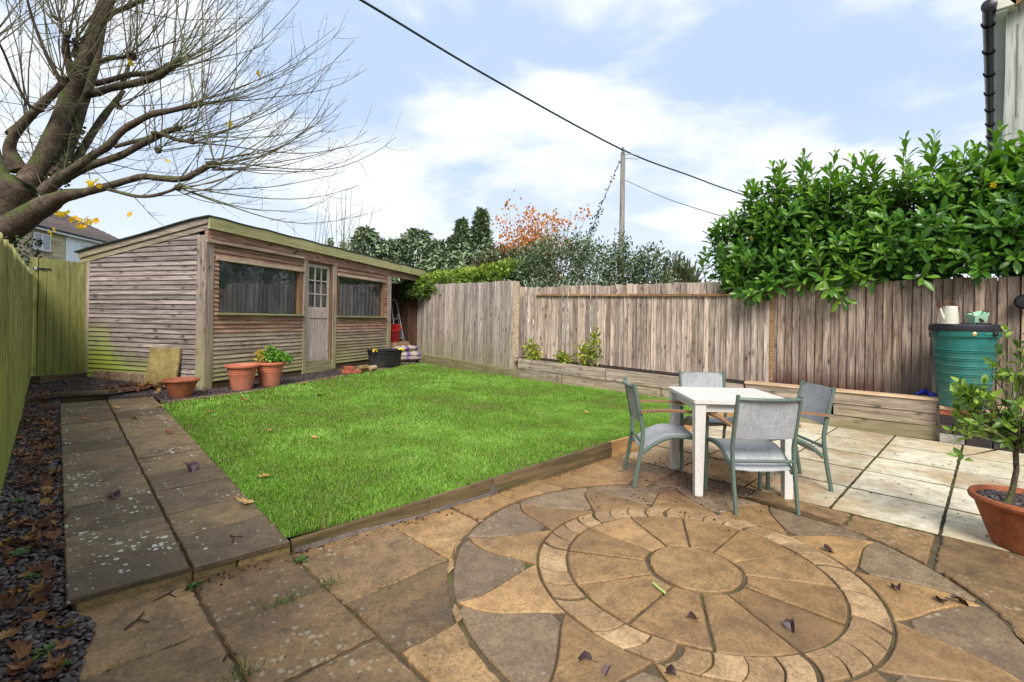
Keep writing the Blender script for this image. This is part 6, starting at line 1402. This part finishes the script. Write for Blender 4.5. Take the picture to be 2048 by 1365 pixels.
conifer(11.4, 25.4, 5.5, .5, 900, 'tiny dark conifer tip, leftmost behind the shed roof', 'spire'); conifer(11.9, 24.9, 5.35, .45, 800, 'tiny dark conifer tip next to the leftmost one', 'spire')
M['olive'] = leafmat('olive_brown_leaf', [(.03, .035, .012), (.055, .06, .02), (.09, .09, .035), (.13, .10, .05)], .6, .3, .1)
shrub('brown_green_shrub', 'dull brown-green rounded shrub below the orange tree', 'shrub', (12.3, 12.6, .1), [(12.4, 13.0, 3.1, 1.3, 1.3, 1.05), (12.7, 11.9, 3.1, 1.2, 1.1, 1.1), (12.4, 14.0, 2.8, 1.0, 1.0, .9)], 7500, LEAF_S, (.08, .16), M['olive'], .5, .7, stems=20)
# orange autumn tree: upright twigs with loose leaves
M['orange'] = leafmat('orange_leaf', [(.42, .10, .03), (.60, .19, .055), (.68, .30, .11), (.5, .33, .13), (.22, .22, .06)], .65, .3, .3)
ot = thing('orange_tree', 'thin-crowned tree with orange autumn leaves and upright twigs', 'tree', (15.4, 13.9, .1))
st_ = np.zeros((90, 3)) + NP.normal(0, .25, (90, 3)) * [1, 1, 0] + [0, 0, 1.0]; a = NP.uniform(-1, 1, 90)
di_ = np.stack([.05 + .10 * a + NP.normal(0, .18, 90), -.36 * a + .10 + NP.normal(0, .14, 90), np.ones(90)], 1); ln = NP.uniform(3.6, 5.6, 90) * (1 - .12 * np.abs(a)); O = grow(st_, di_, ln, 9, .03, .03)
strands('branches', O, np.linspace(.028, .006, 9)[None].repeat(90, 0), M['twig'], ot)
j = NP.integers(3, 9, 9000); i = NP.integers(0, 90, 9000); keep = vnoise(O[i, j][:, 1], O[i, j][:, 2], 1.6, 9) > .40; P_ = O[i, j][keep] + NP.normal(0, .17, (keep.sum(), 3))
mass('crown', *leaf_canon(.6, .08), frames(NP.normal(size=(len(P_), 3)) - [0, 0, .6]) * NP.uniform(.09, .17, len(P_))[:, None, None], P_, M['orange'], ot, np.clip(NP.normal(.4, .25, len(P_)), 0, 1))
obj('trunk', MB().tube([(0, 0, 0), (0, 0, 1.2)], [.12, .1], 8), M['bark'], ot)
# juniper-like bush and small twiggy things right of the evergreen
M['juniper'] = leafmat('feathery_green', [(.03, .05, .018), (.06, .085, .03), (.10, .12, .05), (.14, .10, .06)], .65, .3, .1)
shrub('feathery_bush', 'feathery upright green-brown bush between the evergreen and the laurel', 'shrub', (11.4, 5.5, .1), [(11.4, 5.55, 2.0, .5, .55, .85)], 2600, ([(0, 0, 0), (.5, .07, 0), (1, 0, 0), (.5, -.07, 0)], [(0, 1, 2, 3)]), (.15, .34), M['juniper'], 1.6, .35, stems=14)
tw = thing('bare_shrub', 'bare twiggy shrub with a few pinkish leaves left of the laurel', 'shrub', (10.2, 4.0, .1)); S = grow(np.zeros((26, 3)) + [0, 0, .4], np.stack([NP.normal(0, .12, 26), NP.normal(-.05, .22, 26), np.ones(26)], 1), NP.uniform(1.5, 2.2, 26), 8, .02, .09)
strands('branches', S, np.linspace(.018, .006, 8)[None].repeat(26, 0), M['twig'], tw); q = S[:, 5:].reshape(-1, 3); q = np.concatenate([q, q]) + NP.normal(0, .09, (len(q) * 2, 3))
mass('leaves', *LEAF_S, frames(NP.normal(size=q.shape)) * NP.uniform(.06, .10, len(q))[:, None, None], q, leafmat('pinkish_leaf', [(.3, .12, .07), (.4, .2, .1), (.2, .2, .06)], .6), tw)
# bare whips behind the shed
for k, (x, y, h_, lb) in enumerate(((6.55, 15.9, 5.3, 'bare sapling with curved whips, left of the pair behind the shed'), (7.3, 15.4, 5.6, 'bare sapling with straight whips, right of the pair behind the shed'))):
    t = thing('bare_sapling', lb, 'sapling', (x, y, .1), 0, 'bare saplings behind the shed'); S = grow(np.zeros((9, 3)) + [0, 0, .8], np.stack([NP.normal(0, .12, 9), NP.normal(0, .12, 9), np.ones(9)], 1), NP.uniform(h_ - 1.8, h_ - .8, 9), 10, .01, .035)
    strands('branches', S, np.linspace(.018, .005, 10)[None].repeat(9, 0), M['twig'], t); s2 = S[:, 5:9].reshape(-1, 3); T_ = grow(s2, NP.normal(0, .5, (len(s2), 3)) + [0, 0, .8], NP.uniform(.2, .55, len(s2)), 4, .1, .1); strands('twigs', T_, np.linspace(.006, .003, 4)[None].repeat(len(T_), 0), M['twig'], t, 3)['kind'] = 'stuff'

# ---- yellow-green shrubs in the planter
M['euon'] = leafmat('yellow_variegated_leaf', [(.10, .17, .02), (.22, .30, .03), (.42, .44, .05), (.60, .56, .10)], .5, .35, .3)
for x, y, L, n, lb in ((7.36, 6.75, [(7.36, 6.8, .72, .15, .22, .22), (7.36, 6.62, .62, .14, .15, .15)], 330, 'yellow-green shrub in the planter nearest the tall fence'),
                       (7.45, 6.02, [(7.45, 6.05, .62, .12, .16, .14), (7.43, 5.9, .6, .1, .14, .10)], 210, 'smallest yellow-green shrub, the middle one in the planter'),
                       (7.50, 5.42, [(7.5, 5.52, .72, .16, .24, .25), (7.5, 5.28, .86, .12, .10, .34), (7.5, 5.25, 1.1, .06, .05, .14)], 430, 'tallest yellow-green shrub, rightmost in the planter with one high shoot')):
    shrub('planter_shrub', lb, 'shrub', (x, y, .47), L, n, leaf_canon(.5, .06), (.05, .085), M['euon'], .5, .8, 'yellow-green shrubs in the planter', stems=9, stem_r=.006, shell=.2)
# plants in the pot
M['herb'] = leafmat('fresh_green_leaf', [(.05, .15, .015), (.10, .27, .025), (.18, .40, .04), (.28, .5, .09)], .5, .35, .3); M['gold'] = leafmat('golden_leaf', [(.4, .36, .03), (.62, .5, .05), (.7, .45, .05)], .5, .35, .3)
shrub('pot_plant', 'bright green bushy plant growing in the ribbed pot', 'plant', (2.9, 8.58, .52), [(2.92, 8.55, .69, .17, .17, .11), (2.86, 8.62, .74, .10, .10, .13), (3.05, 8.48, .64, .13, .13, .07)], 420, leaf_canon(.5, .06), (.045, .08), M['herb'], .4, .8, stems=9, stem_r=.005, shell=.2)
shrub('pot_plant', 'golden-leaved sprig at the left of the planted pot', 'plant', (2.73, 8.66, .52), [(2.73, 8.66, .68, .06, .06, .15)], 90, leaf_canon(.5, .06), (.045, .07), M['gold'], .6, .7, stems=4, stem_r=.005, shell=.2)

# ---- potted tree at the right edge
pt = thing('large_pot', 'wide terracotta pot top-dressed with slate at the right edge', 'pot', (4.365, -.155, .001))
obj('pot_body', MB().lathe([(r * .82, z) for r, z in [(.185, 0), (.19, .01), (.29, .255), (.295, .262), (.318, .268), (.325, .285), (.318, .302), (.30, .306), (.288, .295), (.28, .25), (.0, .245)]], 56), M['clay2'], pt)
sl2 = chips('slate_chips', [(.222 * math.cos(R(a)), .222 * math.sin(R(a))) for a in range(0, 360, 12)], 1500, lambda x, y: .258, (.022, .045), M['slate'], pt, .02)
bt = thing('potted_tree', 'small evergreen tree with pale green young leaves in the wide terracotta pot', 'tree', (4.31, -.105, .26))
obj('trunk', MB().tube([(-.035, .045, -.01), (-.01, .02, .03), (.0, .01, .10), (.0, -.005, .22), (-.01, .0, .33), (.0, -.01, .45)], [.026, .020, .015, .014, .014, .010], 10), M['bark'], bt, sharp=80)
M['bay'] = leafmat('young_evergreen_leaf', [(.05, .11, .018), (.12, .22, .03), (.22, .34, .042), (.34, .46, .075)], .38, .45, .3, attr=False)
cr = [(0, 0, .62, .25, .25, .22), (.02, -.03, .86, .20, .20, .17), (-.14, .16, .52, .18, .18, .14), (-.18, .18, .70, .10, .10, .10), (.0, .02, .48, .22, .22, .12)]
tips, td = blob_points(cr, 88, .5); tips = np.concatenate([tips, [[-.25, .27, .68], [-.24, .25, .30], [-.21, .22, .44], [-.05, .05, 1.08], [.05, -.06, 1.1]]]); td = np.concatenate([td, [[-.5, .5, .5], [-.7, .6, -.1], [-.5, .5, .2], [-.1, .1, 1], [0, 0, 1]]])
cp = []
for p in tips: q0 = np.array([0, 0, .34 + .12 * random.random()]); tt = np.linspace(0, 1, 6)[:, None]; c_ = q0 * (1 - tt) + p * tt; c_[1:-1] += NP.normal(0, .012, (4, 3)); cp.append(c_)
strands('branches', np.array(cp), np.linspace(.006, .0022, 6)[None].repeat(len(cp), 0), M['twig'], bt, 5)
lm = MB().add(*leaf_canon(.46, .08, .16)).mesh('leaf', M['bay'])
for p, d in zip(tips, td):
    d = np.array(d, float) + [0, 0, .5]; d /= np.linalg.norm(d); u = np.cross(d, [.2, .3, 1.]); u /= np.linalg.norm(u); w = np.cross(d, u); ph = random.random() * 6
    for k in range(6):
        a = ph + 2.4 * k; f = k / 5; r = u * math.cos(a) + w * math.sin(a); q = frames(np.array([d * (.35 + .5 * f) + r * (.9 - .5 * f)]), np.array([d + [0, 0, .4]]))[0] * random.uniform(.05, .082); pp = p - d * .05 * (1 - f)
        o = link('leaf', lm, bt); o.matrix_local = Matrix(((q[0, 0], q[0, 1], q[0, 2], pp[0]), (q[1, 0], q[1, 1], q[1, 2], pp[1]), (q[2, 0], q[2, 1], q[2, 2], pp[2]), (0, 0, 0, 1)))

# ---- fallen leaves, weeds, litter
lv_m = {k: [maple_mesh('fallen_leaf', M['leaf_' + k], c_, s + 5) for s in range(3)] for k, c_ in (('brown', .3), ('tan', .16))}
def curled(seed):
    r = random.Random(seed); mb = MB(); v, f = leaf_canon(.62, .26, .30); mb.add([(x - .5 + .02 * r.random(), y * (1 + .3 * r.random()), z + .10 * math.sin(x * 5 + seed)) for x, y, z in v], f); mb.tube([(-.5, 0, .0), (-.72, .06, .03)], .02, 4); return mb.mesh('fallen_leaf', M['leaf_purple'])
lv_m['purple'] = [curled(k) for k in range(3)]
def fallen(x, y, z, kind, size, label, group=None):
    o = link('fallen_leaf', random.choice(lv_m[kind]), None, (x, y, z + .012), (random.gauss(0, .2), random.gauss(0, .2), random.uniform(0, 6.3))); o.scale = (size, size * random.uniform(.7, 1), size); return tag(o, label, 'leaf', group)
LZ = lambda x, y: float(lawn_z(x, y)) + .028
for x, y, k, s, lb in ((2.04, 4.85, 'tan', .10, 'tan leaf out in the middle of the lawn'), (1.30, 3.96, 'tan', .12, 'tan leaf on the lawn close to the path edge'), (3.07, 7.1, 'brown', .13, 'curled brown leaf on the lawn towards the shed'), (1.75, 6.6, 'tan', .11, 'tan leaf on the lawn in line with the bowl'),
                       (1.55, 6.7, 'brown', .12, 'brown leaf on the lawn edge near the path top'), (2.1, 7.3, 'brown', .13, 'brown leaf on the lawn in front of the pots'), (4.5, 4.7, 'tan', .09, 'pale leaf on the far middle of the lawn'), (5.3, 3.85, 'tan', .1, 'tan leaf on the lawn towards the table'), (3.3, 8.3, 'brown', .12, 'dark curled leaf at the top of the lawn by the brick pile'), (1.8, 5.4, 'brown', .10, 'small brown leaf on the left of the lawn')):
    fallen(x, y, LZ(x, y), k, s, lb)
for x, y, k, s, lb in ((1.05, 3.55, 'tan', .17, 'big tan maple leaf at the path edge beside the grass'), (.78, 7.75, 'tan', .15, 'tan leaf far up the path on the middle joint'), (1.02, 5.95, 'brown', .13, 'orange-brown leaf on the path beside the lawn'), (.45, 7.2, 'tan', .13, 'tan leaf on the left flags near the path top'), (.93, 4.55, 'purple', .15, 'flat dull purple leaf on the right-hand path flags'),
                       (.42, 4.25, 'purple', .12, 'dark leaf on the left-hand path flags'), (1.2, 7.55, 'tan', .12, 'tan leaf in the grass corner at the path top'), (.85, 6.9, 'brown', .12, 'brown leaf on the right flags, two-thirds up the path')):
    fallen(x, y, gz(y), k, s, lb)
for x, y, s, lb in ((3.18, .34, .085, 'curled purple leaf on a light flame stone of the circle'), (3.20, .17, .08, 'purple leaf, left of two lying together by the outer circle'), (3.25, .10, .09, 'purple leaf, right of two lying together by the outer circle'), (3.41, .684, .085, 'long curled dark leaf on the far right of the stone ring'),
                    (2.17, .96, .06, 'dark leaf scrap on the wedges in front of the hub'), (2.415, .625, .075, 'curled purple leaf on the near right wedges'), (1.58, 1.14, .07, 'pale grey leaf on the flame stone nearest the viewer'), (1.58, 1.04, .06, 'dark twig-like leaf beside the pale grey leaf'), (1.76, .87, .06, 'purple leaf by the near edge of the ring')):
    fallen(x, y, .0, 'purple', s, lb)
tag(obj('grass_cutting', MB().tube([(2.30, 1.235, .006), (2.275, 1.19, .008), (2.26, 1.145, .006)], .006, 5), plain('pale_stem', (.42, .52, .16), .6)), 'single pale green stem lying beside the hub of the circle', 'stem')
n = 400; y = NP.uniform(2.2, 9.6, n); x = -.10 + NP.random(n) * (.24 + .02 * y); k = x < .13 + .018 * (y - 2.9); x, y = x[k], y[k]; n = len(x)
z = np.array([bedz(a, b) + .04 if b < 8.8 else gz(b) + .03 for a, b in zip(x, y)])
mv = [tuple(v.co) for v in lv_m['brown'][0].vertices]; mf = [tuple(p.vertices) for p in lv_m['brown'][0].polygons]
M['litter'] = leafmat('leaf_litter', [(.05, .02, .014), (.10, .038, .02), (.17, .068, .03), (.26, .125, .05), (.36, .22, .08)], .7, .3, .1)
U = NP.normal(0, .35, (n, 3)) + [0, 0, 1]; tag(mass('leaf_litter', mv, mf, frames(NP.normal(size=(n, 3)) * [1, 1, .2], U) * NP.uniform(.055, .11, n)[:, None, None], np.stack([x, y, z], 1), M['litter']), kind='stuff')
n = 130; x = NP.normal(1.45, .3, n); y = NP.normal(9.2, .25, n); U = NP.normal(0, .5, (n, 3)) + [0, 0, 1]
tag(mass('leaf_litter', mv, mf, frames(NP.normal(size=(n, 3)) * [1, 1, .3], U) * NP.uniform(.06, .13, n)[:, None, None], np.stack([x, y, np.array([gz(v) for v in y]) + .03 + .05 * NP.random(n)], 1), M['litter']), kind='stuff')
# crumbs of soil and leaf on the paving
n = 1500; x = np.concatenate([NP.uniform(.2, 4.1, 500), NP.normal(4.05, .45, 700), NP.uniform(4.3, 7.5, 300)]); y = np.concatenate([2.86 - .05 * NP.random(500) ** 2 * 3 - .05 * np.linspace(0, 1, 500), NP.normal(1.85, .35, 700), NP.uniform(-.8, 2.4, 300)])
y[:500] = 2.84 - .046 * (x[:500] - 1.0) - np.abs(NP.normal(0, .05, 500)); keep = y < 2.85 - .04 * (x - 1); x, y = x[keep], y[keep]; n = len(x)
D = NP.normal(size=(n, 3)) * [1, 1, .2]; tag(mass('crumbs', slc_v, slc_f, frames(D, NP.normal(0, .3, (n, 3)) + [0, 0, 1]) * NP.uniform(.004, .018, n)[:, None, None], np.stack([x, y, np.full(n, .003)], 1), leafmat('dark_crumb', [(.02, .012, .008), (.06, .03, .018), (.10, .045, .025)], .9, .2, 0)), kind='stuff')
# weeds in the joints
M['weed'] = leafmat('weed_leaf', [(.03, .075, .012), (.06, .13, .02), (.10, .19, .03)], .5, .35, .2)
def tuft(x, y, n, h_, label, cat='weed', mat='weed', z=0.0, spread=.05, group=None):
    D = NP.normal(0, .45, (n, 3)); D[:, 2] = np.abs(D[:, 2]) + .7; P = np.stack([NP.normal(0, spread, n), NP.normal(0, spread * .5, n), np.zeros(n)], 1)
    o = mass('weed_tuft', [(0, .03, 0), (0, -.03, 0), (.5, .025, .03), (.5, -.025, .03), (1, 0, -.12)], [(0, 1, 3, 2), (2, 3, 4)], frames(D) * (h_ * NP.uniform(.5, 1.1, n))[:, None, None], P, M[mat]); o.location = (x, y, z); return tag(o, label, cat, group, 'stuff')
def rosette(x, y, n, s, label, mat='weed', z=0.0):
    s *= .75
    a = NP.uniform(0, 6.28, n); D = np.stack([np.cos(a), np.sin(a), NP.uniform(.1, .9, n)], 1); o = mass('weed_rosette', *leaf_canon(.55, .05), frames(D, np.array([[0, 0, 1.]]).repeat(n, 0)) * (s * NP.uniform(.6, 1.1, n))[:, None, None], NP.normal(0, s * .4, (n, 3)) * [1, 1, .1], M[mat]); o.location = (x, y, z + .01); return tag(o, label, 'weed')
tuft(.585, 1.98, 60, .06, 'thickest grass tuft in the paving joint at the bottom of the picture'); tuft(1.08, 2.36, 55, .055, 'grass tuft where two paving joints meet below the lawn boards')
tuft(.90, 2.365, 40, .055, 'grass tuft along the paving joint, the right one of two', spread=.04); tuft(.81, 2.365, 40, .055, 'grass tuft along the paving joint, the left one of two', spread=.05); tuft(1.30, 2.165, 24, .04, 'small grass tuft in the joint right of the junction')
rosette(.585, 2.80, 26, .045, 'leafy green weed at the foot of the path step'); rosette(1.075, 2.70, 30, .04, 'pale green rosette weed by the corner of the lawn boards')
tuft(3.16, 1.75, 16, .03, 'tiny grass tuft on the far rim of the stone ring', spread=.03); tuft(3.32, .98, 18, .03, 'tiny grass tuft on the ring beside the front chair leg', spread=.03)
for k, (x, y, s) in enumerate(((.02, 3.25, .05), (.05, 2.6, .045), (-.02, 3.6, .06), (.0, 2.25, .05), (.10, 2.45, .035), (-.04, 4.6, .05))):
    rosette(x, y, 18, s, ['green bramble leaves in the slate by the fence, second from the near end', 'green seedling in the slate beside the step', 'green bramble leaves in the slate, third along', 'green leaves at the bottom corner of the slate', 'tiny green seedling at the edge of the slate and patio', 'green bramble leaves in the slate, farthest up the bed'][k], 'weed', .03 if y < 2.9 else .08)
# twigs
for x, y, L, a, lb in ((.82, 3.02, .10, 1.2, 'forked dark twig on the nearest right path flag'), (.30, 2.62, .12, .6, 'thin dark twig on the patio by the step'), (.42, 2.78, .14, .3, 'thin twig at the foot of the step'), (.55, 2.12, .07, .8, 'curved dark stalk on the near patio slab')):
    p = MB().tube([(0, 0, 0), (L * .5 * math.cos(a), L * .5 * math.sin(a), .008), (L * math.cos(a + .25), L * math.sin(a + .25), .0)], .004, 5).tube([(L * .5 * math.cos(a), L * .5 * math.sin(a), .008), (L * .7 * math.cos(a - .7), L * .7 * math.sin(a - .7), .0)], .003, 4)
    tag(obj('twig', p, M['twine'], None, (x, y, (gz(y) if y > 2.9 else 0) + .006)), lb, 'twig')
